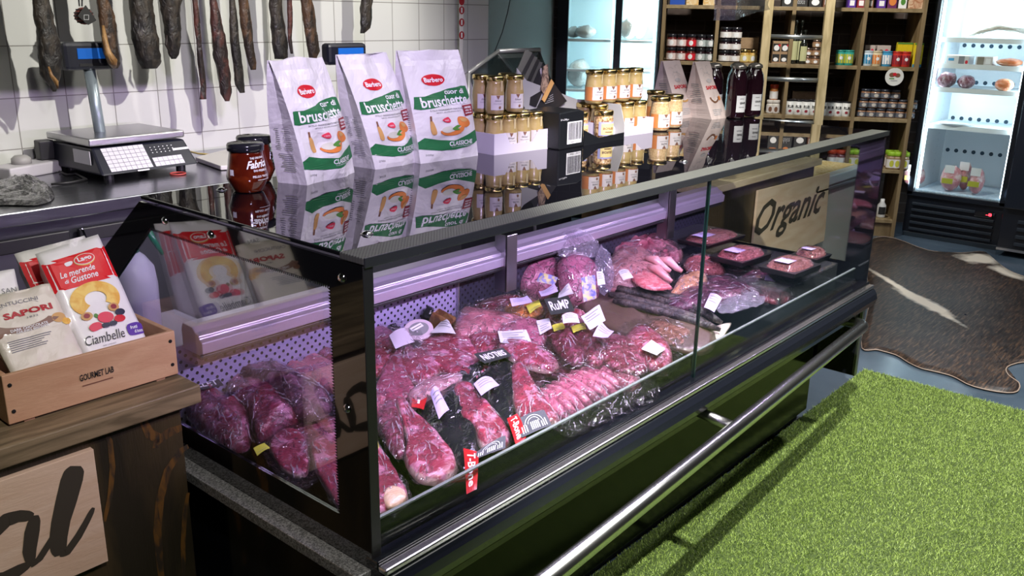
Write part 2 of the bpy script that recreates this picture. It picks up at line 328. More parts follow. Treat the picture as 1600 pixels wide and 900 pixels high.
# ------------------------------------------------------------------ cow hide
def hide():
    px = [(1352,392),(1358,470),(1345,540),(1372,548),(1400,556),(1420,568),(1440,577),(1466,583),(1490,590),(1515,603),(1545,611),(1575,615),(1590,612),(1592,600),(1576,588),(1572,577),(1584,570),(1612,566),(1720,560),(1720,450),(1640,440),(1600,433),(1570,420),(1548,402),(1535,394),(1500,396),(1450,392),(1400,374),(1370,372)]
    pts = [P(x, y, 'z', .004) for x, y in px]
    root = thing('cowhide_rug', 'brown brindled cowhide rug with white streaks on the dark floor by the fridges', 'rug', (5.6, 1.2, 0))
    lp = smoothloop([tuple(p) for p in pts], 120); c = Vector((sum(p[0] for p in lp)/120, sum(p[1] for p in lp)/120, 0)); mb = MB(); R = 14; vs = []
    for r in range(R+1):
        for p in lp:
            q = c + (Vector(p)-c)*(r/R if r else .01); z = .010 + .004*noise.noise(q*3) + (.012*max(0, noise.noise(q*6)) if r == R else 0)
            vs.append((q.x, q.y, z))
    fs = [(r*120+i, r*120+(i+1) % 120, (r+1)*120+(i+1) % 120, (r+1)*120+i) for r in range(R) for i in range(120)]
    k = len(vs); vs += [(v[0], v[1], v[2]-.005) for v in vs[-120:]]; fs += [(k-120+i, k-120+(i+1) % 120, k+(i+1) % 120, k+i) for i in range(120)]
    mb.add(vs, fs)
    m, t, o = nt('cowhide'); b = N(t, 'BsdfPrincipled'); t.links.new(b.outputs[0], o.inputs[0]); b.inputs['Roughness'].default_value = .45
    tc = N(t, 'TexCoord'); mp = N(t, 'Mapping'); mp.inputs['Rotation'].default_value = (0,0,math.radians(-52)); mp.inputs['Scale'].default_value = (2,22,1); t.links.new(tc.outputs['Object'], mp.inputs[0])
    nz = N(t, 'TexNoise'); nz.inputs['Scale'].default_value = 5; nz.inputs['Detail'].default_value = 6; nz.inputs['Distortion'].default_value = .8; t.links.new(mp.outputs[0], nz.inputs[0])
    r = N(t, 'ValToRGB'); e = r.color_ramp.elements; e[0].position = .38; e[0].color = (.008,.006,.007,1); e[1].position = .70; e[1].color = (.13,.075,.045,1); x = e.new(.52); x.color = (.032,.021,.017,1)
    t.links.new(nz.outputs[0], r.inputs[0]); cur = r.outputs[0]
    def ell(px0, px1, wd):
        a = P(*px0, 'z', 0); bb = P(*px1, 'z', 0); mid = (a+bb)/2 - Vector((5.6,1.2,0)); L = (bb-a).length/2; ang = math.atan2((bb-a).y, (bb-a).x)
        nonlocal cur
        mp = N(t, 'Mapping', vector_type='TEXTURE'); mp.inputs['Location'].default_value = (mid.x, mid.y, 0); mp.inputs['Rotation'].default_value = (0,0,ang); mp.inputs['Scale'].default_value = (L, wd, 50)
        t.links.new(tc.outputs['Object'], mp.inputs[0]); ln = N(t, 'VectorMath', operation='LENGTH'); t.links.new(mp.outputs[0], ln.inputs[0])
        n2 = N(t, 'TexNoise'); n2.inputs['Scale'].default_value = 12; n2.inputs['Detail'].default_value = 6; t.links.new(tc.outputs['Object'], n2.inputs[0])
        ad = N(t, 'Math', operation='MULTIPLY_ADD'); ad.inputs[1].default_value = .9; t.links.new(n2.outputs[0], ad.inputs[0]); t.links.new(ln.outputs['Value'], ad.inputs[2])
        rr = N(t, 'ValToRGB'); rr.color_ramp.elements[0].position = 0.55; rr.color_ramp.elements[0].color = (1,1,1,1); rr.color_ramp.elements[1].position = .8; rr.color_ramp.elements[1].color = (0,0,0,1)
        ms = N(t, 'Math', operation='MULTIPLY'); ms.inputs[1].default_value = .55; t.links.new(ad.outputs[0], ms.inputs[0]); t.links.new(ms.outputs[0], rr.inputs[0])
        mx = N(t, 'Mix', data_type='RGBA'); t.links.new(rr.outputs[0], mx.inputs[0]); t.links.new(cur, mx.inputs[6]); mx.inputs[7].default_value = (.62,.55,.46,1); cur = mx.outputs[2]
    ell((1350,418), (1520,520), .035); ell((1395,448), (1500,505), .07); ell((1505,398), (1560,415), .20); ell((1550,415), (1600,440), .10)
    t.links.new(cur, b.inputs['Base Color'])
    mb.build('hide', m, root, smooth=True, world=True)
    mb2 = MB(); mb2.tube([(v[0], v[1], .009) for v in vs[-240:-120]]+[(vs[-240][0], vs[-240][1], .009)], .003, 5); mb2.build('hide_edge', mat('hide_edge', (.35,.27,.22), .7), root, world=True)
hide()
# ================================================================== refrigerated display counter
X0, X1, YF, YB, ZT = .95, 3.53, 1.144, 1.906, 1.245
def perf_mat(name, base, hole, sp, r, metal=.6, ax=(0, 2)):
    m, t, o = nt(name); b = N(t, 'BsdfPrincipled'); t.links.new(b.outputs[0], o.inputs[0]); b.inputs['Metallic'].default_value = metal; b.inputs['Roughness'].default_value = .35 if metal else .75
    tc = N(t, 'TexCoord'); sx = N(t, 'SeparateXYZ'); t.links.new(tc.outputs['Object'], sx.inputs[0]); ds = []
    for off in (0, .5):
        cs = []
        for a in ax:
            s = N(t, 'Math', operation='MULTIPLY_ADD'); s.inputs[1].default_value = 1/sp; s.inputs[2].default_value = off; t.links.new(sx.outputs[a], s.inputs[0])
            f = N(t, 'Math', operation='FRACT'); t.links.new(s.outputs[0], f.inputs[0]); g = N(t, 'Math', operation='SUBTRACT'); g.inputs[1].default_value = .5; t.links.new(f.outputs[0], g.inputs[0])
            p = N(t, 'Math', operation='POWER'); p.inputs[1].default_value = 2; ab = N(t, 'Math', operation='ABSOLUTE'); t.links.new(g.outputs[0], ab.inputs[0]); t.links.new(ab.outputs[0], p.inputs[0]); cs.append(p)
        q = N(t, 'Math', operation='ADD'); t.links.new(cs[0].outputs[0], q.inputs[0]); t.links.new(cs[1].outputs[0], q.inputs[1]); ds.append(q)
    mn = N(t, 'Math', operation='MINIMUM'); t.links.new(ds[0].outputs[0], mn.inputs[0]); t.links.new(ds[1].outputs[0], mn.inputs[1])
    lt = N(t, 'Math', operation='LESS_THAN'); lt.inputs[1].default_value = (r/sp)**2; t.links.new(mn.outputs[0], lt.inputs[0])
    mx = N(t, 'Mix', data_type='RGBA'); t.links.new(lt.outputs[0], mx.inputs[0]); mx.inputs[6].default_value = rgba(base); mx.inputs[7].default_value = rgba(hole); t.links.new(mx.outputs[2], b.inputs['Base Color'])
    return m
def display_case():
    root = thing('display_case', 'long black refrigerated meat display counter with glass front and chrome rail', 'display counter', (2.2, 1.5, 0))
    def B(nm, m, *bx, bevel=.002, par=root):
        for q in bx: o = MB().box(*q).build(nm, m, par, bevel=bevel, world=True)
        return o
    topm = mat('black_top_glass', (.004,.004,.006), .012, ior=2.3)
    B('top_glass', topm, (X0+.004, X1-.004, YF+.062, YB, ZT-.008, ZT))
    B('top_front_trim', perf_mat('dotted_trim', (.006,.006,.006), (.075,.08,.07), .0075, .0027, 0, (0, 1)), (X0, X1, YF-.004, YF+.062, ZT-.012, ZT+.001))
    B('top_front_edge', mat('trim_edge', (.10,.11,.12), .25, .8), (X0, X1, YF-.007, YF-.003, ZT-.016, ZT+.002), bevel=.001)
    fr = [(YF,.63), (YF,ZT-.013), (YB,ZT-.013), (2.25,.985), (2.25,.82), (1.95,.63)]; inn = [(1.236,.715), (1.236,1.178), (1.868,1.178), (2.13,.965), (2.13,.84), (1.90,.715)]
    for x, nm in ((X0, 'near'), (X1-.008, 'far')):
        mb = MB()
        for i in range(6):
            j = (i+1) % 6; mb.prism([(x, *fr[i]), (x, *fr[j]), (x, *inn[j]), (x, *inn[i])], (.008, 0, 0))
        g = MB().prism([(x+.002, *q) for q in inn], (.005, 0, 0)).build('end_glass', EGLASS if nm == 'near' else GLASS, root, world=True)
        mb.build('end_glass_border', mat('border_black', (.004,.004,.005), .02, coat=1, ior=1.9), root, world=True)
        # faded dots along the inner edge of the printed border
        d = MB()
        for (a, b), (c, e) in ((inn[0], inn[1]), (inn[1], inn[2])):
            L = math.hypot(c-a, e-b); n = int(L/.006); nx, nz = (-(e-b)/L, (c-a)/L)
            for k in range(n):
                t = k/n; y = a+(c-a)*t; z = b+(e-b)*t; sy = .0022*(c-a)/L; sz = .0022*(e-b)/L; ty, tz = (.006, 0) if a == c else (0, -.006)
                d.prism([(x-.0005, y-sy, z-sz), (x-.0005, y+sy, z+sz), (x-.0005, y+ty, z+tz)], (.002, 0, 0))
        d.build('border_dots', BLACK, root, world=True)
        for y, z in ((1.20, .95), (1.20, 1.20), (1.62, 1.205), (1.80, 1.205)):
            if nm == 'near' or z > 1.1: MB().lathe([(.001,-.006), (.006,-.005), (.009,-.001), (.009,.0)], 14, (x+(.0 if nm == 'near' else .012), y, z), 'x').build('fixing_stud', CHROME, root, smooth=True, world=True)
    for x0, x1 in ((X0+.008, 2.157), (2.163, X1-.01)): B('front_glass', GLASS, (x0, x1, YF, YF+.006, .652, ZT-.014), bevel=0)
    B('front_glass_seam', mat('glass_edge', (.01,.03,.025), .2), (2.157, 2.163, YF-.001, YF+.008, .652, ZT-.014), bevel=0)
    B('front_corner_strip', BLACKM, (X0-.001, X0+.022, YF-.002, YF+.0, .64, ZT-.013))
    # deck, well and rear wall
    B('deck', mat('deck_black', (.012,.013,.014), .25), (X0+.02, X1-.02, 1.185, 1.87, .585, .60))
    B('deck_end_wall', BLACKM, (X0+.012, X0+.05, 1.20, 1.88, .56, .655), (X1-.05, X1-.012, 1.20, 1.88, .56, .64))
    B('well_front', BLACK, (X0+.01, X1-.01, YF+.006, 1.186, .56, .603))
    B('front_riser', film('green_riser', (.80,.86,.83), .02, .03, (.2,.24,.22)), (X0+.03, X1-.03, 1.187, 1.191, .603, .700), bevel=0)
    B('riser_edge', mat('riser_edge', (.22,.25,.24), .3), (X0+.03, X1-.03, 1.185, 1.193, .698, .7025), bevel=.0005)
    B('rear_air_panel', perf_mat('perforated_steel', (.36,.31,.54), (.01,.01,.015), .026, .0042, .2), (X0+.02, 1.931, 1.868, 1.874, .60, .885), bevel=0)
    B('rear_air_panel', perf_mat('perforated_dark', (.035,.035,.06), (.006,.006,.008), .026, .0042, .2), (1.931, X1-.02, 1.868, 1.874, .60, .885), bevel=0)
    B('panel_joint', ALU, (1.925, 1.931, 1.860, 1.869, .66, .885), bevel=0)
    pr = [(1.800,.878), (1.782,.884), (1.780,.912), (1.792,.918), (1.792,.926), (1.808,.932), (1.820,.942), (1.86,.944), (1.868,.93), (1.868,.878)]
    MB().prism([(X0+.05, y, z) for y, z in pr], (X1-X0-.08, 0, 0)).build('rear_canopy', mat('canopy_steel', (.66,.60,.76), .30, .7, bump=.12, bs=60, bstretch=(.03,1,8)), root, bevel=.002, world=True)
    B('canopy_slot', BLACKM, (X0+.05, X1-.03, 1.79, 1.83, .868, .878))
    B('canopy_bracket', STEEL, (2.05, 2.10, 1.768, 1.776, .80, .985), (2.05, 2.054, 1.768, 1.82, .80, .985))
    B('canopy_bracket', STEEL, (3.02, 3.07, 1.768, 1.776, .80, 1.0), (3.02, 3.024, 1.768, 1.82, .80, 1.0))
    B('inner_shelf', film('shelf_plexi', (.82,.86,.85), .04, .03), (2.93, 3.45, 1.24, 1.80, .716, .722), bevel=0)
    B('inner_shelf_leg', film('shelf_plexi', ()), (2.93, 3.45, 1.24, 1.244, .60, .716), (2.93, 2.934, 1.24, 1.80, .60, .716), bevel=0)
    # light tube under the front edge of the top
    MB().tube([(X0+.05, 1.215, 1.213), (X1-.05, 1.215, 1.213)], .006, 8).build('led_tube', mat('led_tube', (1,1,1), emit=(.93,.78,1), es=9), root, world=True)
    B('led_profile', BLACKM, (X0+.03, X1-.03, 1.198, 1.214, 1.214, 1.236))
    # bumper, chrome strip and base
    B('chrome_strip', mat('satin_chrome', (.80,.80,.80), .27, 1), (X0-.002, X1-.03, 1.102, 1.126, .636, .650), bevel=.004)
    B('glass_channel', BLACK, (X0-.001, X1-.02, 1.126, 1.162, .618, .656), bevel=.003)
    prb = [(1.15,.645), (1.125,.640), (1.102,.630), (1.092,.615), (1.087,.595), (1.092,.575), (1.105,.560), (1.13,.552), (1.15,.550)]
    MB().prism([(X0-.002, y, z) for y, z in prb], (X1-X0-.02, 0, 0)).build('bumper', mat('bumper_black', (.01,.012,.018), .18, coat=.4), root, bevel=.002, world=True)
    B('upper_body', BLACK, (X0+.01, X1-.02, 1.15, 1.93, .50, .60))
    B('base_cabinet', mat('base_panel', (.006,.008,.006), .14, ior=1.3), (X0+.02, X1-.03, 1.31, 1.93, .05, .50), bevel=.004)
    B('kick_plate', BLACKM, (X0+.03, X1-.05, 1.34, 1.90, .0, .05))
    B('end_panel', BLACK, (X0-.012, X0+.0, 1.15, 2.0, .245, .605), (X1-.012, X1+.012, YF, 1.92, .245, .632), bevel=.003)
    B('end_panel_front_edge', mat('edge_steel', (.22,.23,.24), .3, .9), (X1-.014, X1+.014, YF-.008, YF, .245, .635), bevel=.002)
    B('end_ledge', mat('galvanised', (.66,.66,.66), .4, .6, col2=(.22,.22,.22), ns=240), (X0-.035, X0+.0, 1.146, 2.02, .606, .632))
    B('corner_cap', CHROME, (X1-.06, X1+.013, YF-.004, YF+.004, .628, .640))
    # rail
    rl = MB(); zr = .52; A = Vector((.25, .925, zr)); Bp = Vector((3.325, 1.072, zr+.005))
    pts = [A, (A+Bp)/2, Bp] + [Bp+Vector((.035*math.sin(t), .035*(1-math.cos(t)), 0)) for t in (.5, 1.0, 1.57)] + [Bp+Vector((.035, .15, 0))]
    rl.tube(pts, .0225, 18).build('rail', mat('rail_steel', (.74,.76,.75), .24, 1), root, smooth=True, world=True)
    for x, y in ((2.20, 1.025), (.9, .965)): MB().tube([(x, y+.01, zr+.004), (x, y+.16, zr+.02)], .016, 14).tube([(x, y+.145, zr+.018), (x, y+.165, zr+.02)], .017, 14).build('rail_bracket', STEEL, root, smooth=True, world=True)
    lamp('AREA', 'case_led', (2.24, 1.225, 1.205), (2.24, 1.65, .62), 18, (.82,.62,1), 2.45, .02)
    return root
display_case()
# ================================================================== wooden counters
def wood(name, c1, c2, stretch, ns=6, rough=.5, lo=.35, hi=.65): return mat(name, c1, rough, col2=c2, ns=ns, lo=lo, hi=hi, stretch=stretch, det=6, bump=.12, bs=ns*6, bstretch=stretch)
PLY = wood('pale_plywood', (.62,.43,.27), (.72,.54,.37), (1,1,6), 4)
STAIN = mat('stained_pine', (.022,.017,.010), .4, col2=(.075,.050,.020), ns=3.2, lo=.42, hi=.66, stretch=(2.2,1,.55), det=8, bump=.2, bs=30, bstretch=(4,1,.5))
TOPW = mat('counter_top_wood', (.13,.095,.05), .45, col2=(.27,.20,.11), ns=6, stretch=(.8,6,6), det=6, bump=.1, bs=40, bstretch=(.5,6,6))
def left_counter():
    root = thing('wooden_counter', 'dark stained wooden counter holding the wooden gift crate, left of the meat display', 'counter', (.2, 1.85, 0))
    MB().box(-.6, .893, 1.705, 2.03, 0, .818).build('body', STAIN, root, bevel=.003, world=True)
    MB().box(-.6, .933, 1.683, 2.05, .818, .860).build('top', TOPW, root, bevel=.003, world=True)
    # end grain arches on the front board
    og = mat('orange_grain', (.13,.060,.012), .5, col2=(.03,.021,.012), ns=70, lo=.40, hi=.60, stretch=(1,1,.3))
    for px, r0 in (([(294,697),(282,705),(262,735),(250,780),(246,830),(250,880),(255,930)], .010), ([(294,770),(289,800),(286,850),(288,930)], .006), ([(158,662),(172,690),(176,730),(172,775),(163,815)], .006), ([(222,655),(234,678),(250,686),(264,676),(284,668)], .012), ([(246,686),(243,700)], .008)):
        q = [P(x, y, 'y', 1.7045) for x, y in px]; k = len(q); vs = []
        for t in range(k):
            d = (q[min(t+1,k-1)]-q[max(t-1,0)]).normalized(); nn = Vector((-d.z, 0, d.x)); w_ = r0*(.45+.55*math.sin(math.pi*(t+.5)/k)); vs += [q[t]+nn*w_, q[t]-nn*w_]
        MB().add(vs, [(2*t, 2*t+1, 2*t+3, 2*t+2) for t in range(k-1)]).build('grain_figure', og, root, world=True)
    pl = thing('letter_plate', 'pale plywood plate with cut cursive letters on the stained counter front', 'sign', (.5, 1.69, .65))
    MB().box(-.42, .693, 1.690, 1.705, .532, .793).build('plate', PLY, pl, bevel=.001, world=True)
    ink = mat('cut_letter', (.045,.036,.022), .6); ly = [0]
    def sf(u, v, o): return Vector((u, 1.6896-ly[0]*.00012, v))
    def stroke(pts, r):
        ly[0] += 1; mb = MB(); lp = []; q0 = [Vector((a, b)) for a, b in pts]; q = []; rr = []; r = list(r)
        for i in range(len(q0)-1):
            for t in range(5): q.append(q0[i].lerp(q0[i+1], t/5)); rr.append(r[i]+(r[i+1]-r[i])*t/5)
        q.append(q0[-1]); rr.append(r[-1]); r = [x*(min(1, .35+.65*math.sin(min(i+.6, len(rr)-.4-i)*.55)) if min(i, len(rr)-1-i) < 3 else 1) for i, x in enumerate(rr)]; k = len(q)
        for i in range(k):
            d = (q[min(i+1,k-1)]-q[max(i-1,0)]).normalized(); nn = Vector((-d.y, d.x)); lp.append((q[i]+nn*r[i]*1.2, q[i]-nn*r[i]*1.2))
        vs = [sf(*p, 0) for ab in lp for p in ab]; mb.add(vs, [(2*i, 2*i+1, 2*i+3, 2*i+2) for i in range(k-1)]); mb.build('letter_cut', ink, pl, world=True)
    Z = lambda x, y: (P(x, y, 'y', 1.69).x, P(x, y, 'y', 1.69).z)
    stroke([Z(118,728), Z(112,750), Z(103,785), Z(95,815), Z(91,842), Z(92,868)], [.016,.019,.018,.016,.015,.012])
    stroke([Z(93,868), Z(105,862), Z(122,838), Z(135,815), Z(146,793)], [.004,.007,.007,.006,.005])
    stroke([Z(55,805), Z(50,830), Z(46,860), Z(48,882)], [.009,.012,.011,.007])
    stroke([Z(48,885), Z(62,872), Z(76,850), Z(92,822)], [.004,.006,.006,.004])
    stroke([Z(52,806), Z(30,806), Z(10,812), Z(-15,835), Z(-30,870)], [.008,.010,.012,.013,.013])
    stroke([Z(48,880), Z(30,890), Z(5,905), Z(-25,910)], [.006,.010,.013,.012])
left_counter()
def far_counter():
    root = thing('wooden_counter', 'wooden checkout counter with a pale cursive sign, seen through the far glass end', 'counter', (4.6, 2.1, 0))
    MB().box(3.72, 5.0, 2.0, 2.7, 0, .85).build('body', STAIN, root, bevel=.003, world=True)
    MB().box(3.70, 5.03, 1.97, 2.75, .85, .885).build('top', mat('oak_top', (.45,.34,.2), .4, col2=(.56,.44,.28), ns=5, stretch=(1,8,8)), root, bevel=.003, world=True)
    c2 = thing('ice_cream_chest', 'pale grey chest beside the wooden checkout counter, behind the far glass end', 'chest freezer', (5.4, 2.3, 0))
    MB().box(5.06, 5.8, 2.02, 2.7, 0.05, .70).build('body', mat('chest_grey', (.40,.38,.34), .4), c2, bevel=.006, world=True)
    MB().box(5.04, 5.82, 1.99, 2.73, .70, .755).build('lid_frame', mat('chest_trim', (.62,.66,.68), .3, .5), c2, bevel=.006, world=True)
    MB().box(5.04, 5.82, 1.985, 2.0, .675, .69).build('trim_strip', ALU, c2, bevel=.002, world=True)
    MB().box(5.09, 5.77, 2.05, 2.68, .755, .76).build('glass_lid', mat('amber_contents', (.55,.34,.10), .25, col2=(.75,.6,.3), ns=60), c2, world=True)
    s = thing('cursive_sign', 'pale wood sign reading Organic on the far wooden counter', 'sign', (4.6, 1.99, .7))
    a, b, c, d, e = [P(x, y, 'y', 1.985) for x, y in ((1185,298), (1297,270), (1290,356), (1263,376), (1185,360))]
    MB().prism([a, b, c, Vector((c.x, c.y, .36)), Vector((a.x, a.y, .36))], (0, .012, 0)).build('plate', PLY, s, bevel=.001, world=True)
    # lettering follows the board
    o = Vector((a.x, 1.984, 0)); ln = b.x-a.x
    printon(s, 'letter_cut', lambda u, v, of: Vector((a.x-.03+u*ln*1.0, 1.984-of, .50+v*.235)), [('text', mat('cut_letter', ()), 1, 'Organic', .03, 0, .99, 1, {'shear': .55, 'bold': .02})], world=True)
    r = thing('red_price_sign', 'small red sign standing on the far wooden counter top', 'sign', (4.7, 2.3, .886))
    MB().box(-.05, .05, -.004, .004, 0, .05).build('card', mat('sign_red', (.55,.02,.04), .5), r)
    printon(r, 'printed_text', lambda u, v, of: Vector((-.05+.1*u, -.0042-of, .05*v)), [('rect', WHITE, 1, .3, .2, .7, .4), ('rect', WHITE, 1, .2, .55, .8, .7)])
far_counter()
# ================================================================== steel work table along the tiled wall
def table():
    root = thing('steel_work_bench', 'steel undercounter refrigerated bench along the white tiled wall', 'work bench', (1.2, 3.3, 0))
    TS = mat('bench_steel', (.36,.37,.40), .22, 1, bump=.1, bs=40, bstretch=(.05,1,1))
    zt = 1.03
    MB().box(-1.2, 4.0, 2.93, 3.69, zt-.045, zt).build('worktop', TS, root, bevel=.004, world=True)
    MB().box(-1.2, 4.0, 2.97, 3.69, .12, zt-.045).build('body', mat('bench_body', (.10,.10,.12), .3, .8), root, bevel=.003, world=True)
    for i in range(6):
        x = -.62+i*.62; d = MB().box(x+.01, x+.60, 2.952, 2.972, .16, .90).build('door', mat('bench_door', (.25,.25,.28), .3, .9), root, bevel=.004, world=True)
        MB().box(x+.01, x+.60, 2.935, 2.955, .90, .945).build('door_grip', BLACKM, d, bevel=.004, world=True)
    for x in (-.9, .6, 2.2, 3.8): MB().lathe([(.02,0), (.025,.01), (.02,.13)], 12, (x, 3.05, 0)).build('foot', CHROME, root, smooth=True, world=True)
table()
# ================================================================== shelf unit
OAK = mat('shelf_oak', (.17,.115,.055), .5, col2=(.26,.185,.095), ns=5, stretch=(3,3,.5), det=7, bump=.1, bs=40, bstretch=(6,6,.6))
OAKH = mat('shelf_oak_flat', (.22,.155,.075), .5, col2=(.31,.23,.125), ns=5, stretch=(.6,4,4), det=7)
SHZ = [.14, .535, .925, 1.31, 1.73, 2.15]
def LS(pts): return [tuple(SP(*p)) for p in pts]
def sbox(mb, s0, s1, d0, d1, z0, z1): return mb.hexa([SP(s, d, z) for z in (z0, z1) for d in (d0, d1) for s in (s0, s1)])
def shelf_unit():
    root = thing('shelf_unit', 'tall brown wooden shelf unit with jars and tins along the dark brick wall', 'shelves', SP(.9, .1, 0))
    for s in (-.012, .40, .915, 1.475, 1.885): sbox(MB(), s-.014, s+.014, 0, .48, 0, 2.4).build('upright', OAK, root, bevel=.002, world=True)
    for z in SHZ: sbox(MB(), -.025, 1.90, .002, .48, z-.028, z).build('shelf', OAKH, root, bevel=.002, world=True)
    sbox(MB(), -.025, 1.90, .02, .04, 0, .112).build('plinth', OAK, root, world=True)
shelf_unit()
def ladder():
    root = thing('wooden_ladder', 'wooden ladder with round metal rungs leaning at the shelf unit', 'ladder', SP(.9, -.28, 0))
    PINE = mat('ladder_pine', (.36,.28,.14), .55, col2=(.52,.42,.24), ns=7, stretch=(4,4,.5), det=7)
    for s in (1.122, .690):
        MB().hexa([SP(s+a, b-.36+(.20*z/2.3), z) for z in (0, 2.45) for b in (-.02, .045) for a in (-.032, .032)]).build('rail', PINE, root, bevel=.004, world=True)
    for z in (.30, .60, .90, 1.21, 1.515, 1.82, 2.12):
        d = -.35+.2*z/2.3; MB().tube([SP(.70, d, z), SP(1.11, d, z)], .0165, 14).build('rung', mat('galvanised_rung', (.55,.60,.64), .3, .9), root, smooth=True, world=True)
ladder()
# ================================================================== glass door refrigerators
FRW = mat('fridge_white', (.75,.80,.84), .4)
NAVY = mat('fridge_black', (.008,.011,.018), .3)
def fridge2():
    root = thing('display_fridge', 'black upright fridge with one lit glass door and red digital readout', 'fridge', (7.6, 1.8, 0))
    def B(nm, m, *bx, bevel=.003):
        for q in bx: o = MB().box(*q).build(nm, m, root, bevel=bevel, world=True)
        return o
    x = 7.35; y0, y1 = 1.46, 2.17
    B('cabinet_panel', NAVY, (x+.05, x+.70, y0, y0+.03, 0.03, 2.05), (x+.05, x+.70, y1-.03, y1, .03, 2.05), (x+.67, x+.70, y0, y1, .03, 2.05), (x+.05, x+.7, y0, y1, 1.88, 2.05), (x+.02, x+.7, y0, y1, .03, .335))
    B('liner_panel', FRW, (x+.64, x+.668, y0+.03, y1-.03, .34, 1.88), (x+.05, x+.64, y0+.03, y0+.045, .34, 1.88), (x+.05, x+.64, y1-.045, y1-.03, .34, 1.88), (x+.05, x+.64, y0+.03, y1-.03, 1.86, 1.88), (x+.05, x+.64, y0+.03, y1-.03, .336, .35))
    B('door_frame', NAVY, (x, x+.045, y0, y0+.045, .335, 1.90), (x, x+.045, y1-.042, y1, .335, 1.90), (x, x+.045, y0, y1, 1.82, 1.90), (x, x+.045, y0, y1, .325, .362))
    B('door_glass', GLASS, (x+.015, x+.02, y0+.04, y1-.04, .36, 1.82), bevel=0)
    B('door_seal_light', mat('fridge_led', (1,1,1), emit=(.75,.92,1), es=4.5), (x+.055, x+.07, y1-.062, y1-.05, .38, 1.80), (x+.055, x+.07, y0+.05, y0+.062, .38, 1.80), bevel=0)
    zs = [P(1500, yy, 'x', x+.09).z for yy in (60, 101, 139, 198)]
    for z in zs:
        sh = B('shelf', mat('fridge_shelf', (.8,.86,.9), .35, .2), (x+.09, x+.6, y0+.05, y1-.05, z-.02, z), bevel=.002)
        MB().box(x+.083, x+.09, y0+.05, y1-.05, z-.03, z+.006).build('shelf_lip', mat('shelf_lip', (.85,.9,.93), .3), root, world=True)
    B('bottom_grid', mat('grid_blue', (.45,.6,.75), .3, col2=(.7,.8,.9), ns=80), (x+.06, x+.62, y0+.05, y1-.05, .352, .37))
    mb = MB()
    for z in [P(1540, yy, 'x', x+.64).z for yy in (72, 130, 188, 240)]:
        for k in range(9): mb.lathe([(.0005,0), (.016,0)], 12, (x+.638, y0+.10+k*.066, z), 'x', cap=False)
    for k in range(26): mb.lathe([(.0005,0), (.004,0)], 6, (x+.45, y1-.0455, .45+k*.055), 'y', cap=False)
    mb.build('vent_hole', mat('hole_dark', (.02,.05,.08), .8), root, world=True)
    g = MB()
    for k in range(5): g.box(x-.002, x+.03, y0+.06, y1-.05, .055+k*.05, .075+k*.05)
    g.build('vent_grille', mat('grille_black', (.02,.028,.04), .35), root, bevel=.003, world=True)
    B('readout_panel', BLACK, (x-.004, x+.02, y0+.075, y0+.20, .235, .285))
    printon(root, 'readout_digit', lambda u, v, o: Vector((x-.005-o, y0+.12-u*.04, .25+v*.022)), [('text', mat('red_digit', (1,0,0), emit=(1,.03,.05), es=6), 1, '-8', 0, 0, 1, 1)], world=True)
    B('kick_strip', mat('kick', (.02,.03,.04), .4), (x+.01, x+.6, y0+.01, y1-.01, .0, .035))
    B('green_sticker', mat('sticker_green', (.02,.25,.08), .5), (x-.002, x, y1-.13, y1-.03, 1.80, 1.825), bevel=0)
    lamp('AREA', 'fridge_led', (x+.10, y1-.07, 1.1), (x+.5, y0+.3, 1.0), 13, (.72,.90,1), .03, 1.4)
    lamp('AREA', 'fridge_led_other', (x+.10, y0+.07, 1.1), (x+.5, y1-.3, 1.0), 9, (.72,.90,1), .03, 1.4)
    return x, zs
FX, FZ = fridge2()
def fridge3():
    root = thing('display_fridge', 'black fridge cabinet at the right frame edge, mostly cropped out', 'fridge', (7.5, 1.0, 0))
    x = 7.20
    MB().box(x, x+.75, .62, 1.44, .06, 2.05).build('cabinet', NAVY, root, bevel=.004, world=True)
    MB().box(x-.03, x, .63, 1.43, .36, 2.0).build('door', mat('door_black', (.012,.016,.026), .2), root, bevel=.004, world=True)
    g = MB()
    for k in range(4): g.box(x-.012, x, .68, 1.33, .09+k*.055, .115+k*.055)
    g.build('vent_grille', mat('grille_black', ()), root, bevel=.003, world=True)
    MB().box(x-.012, x+.0, .62, 1.44, .045, .062).build('foot_trim', ALU, root, world=True)
fridge3()
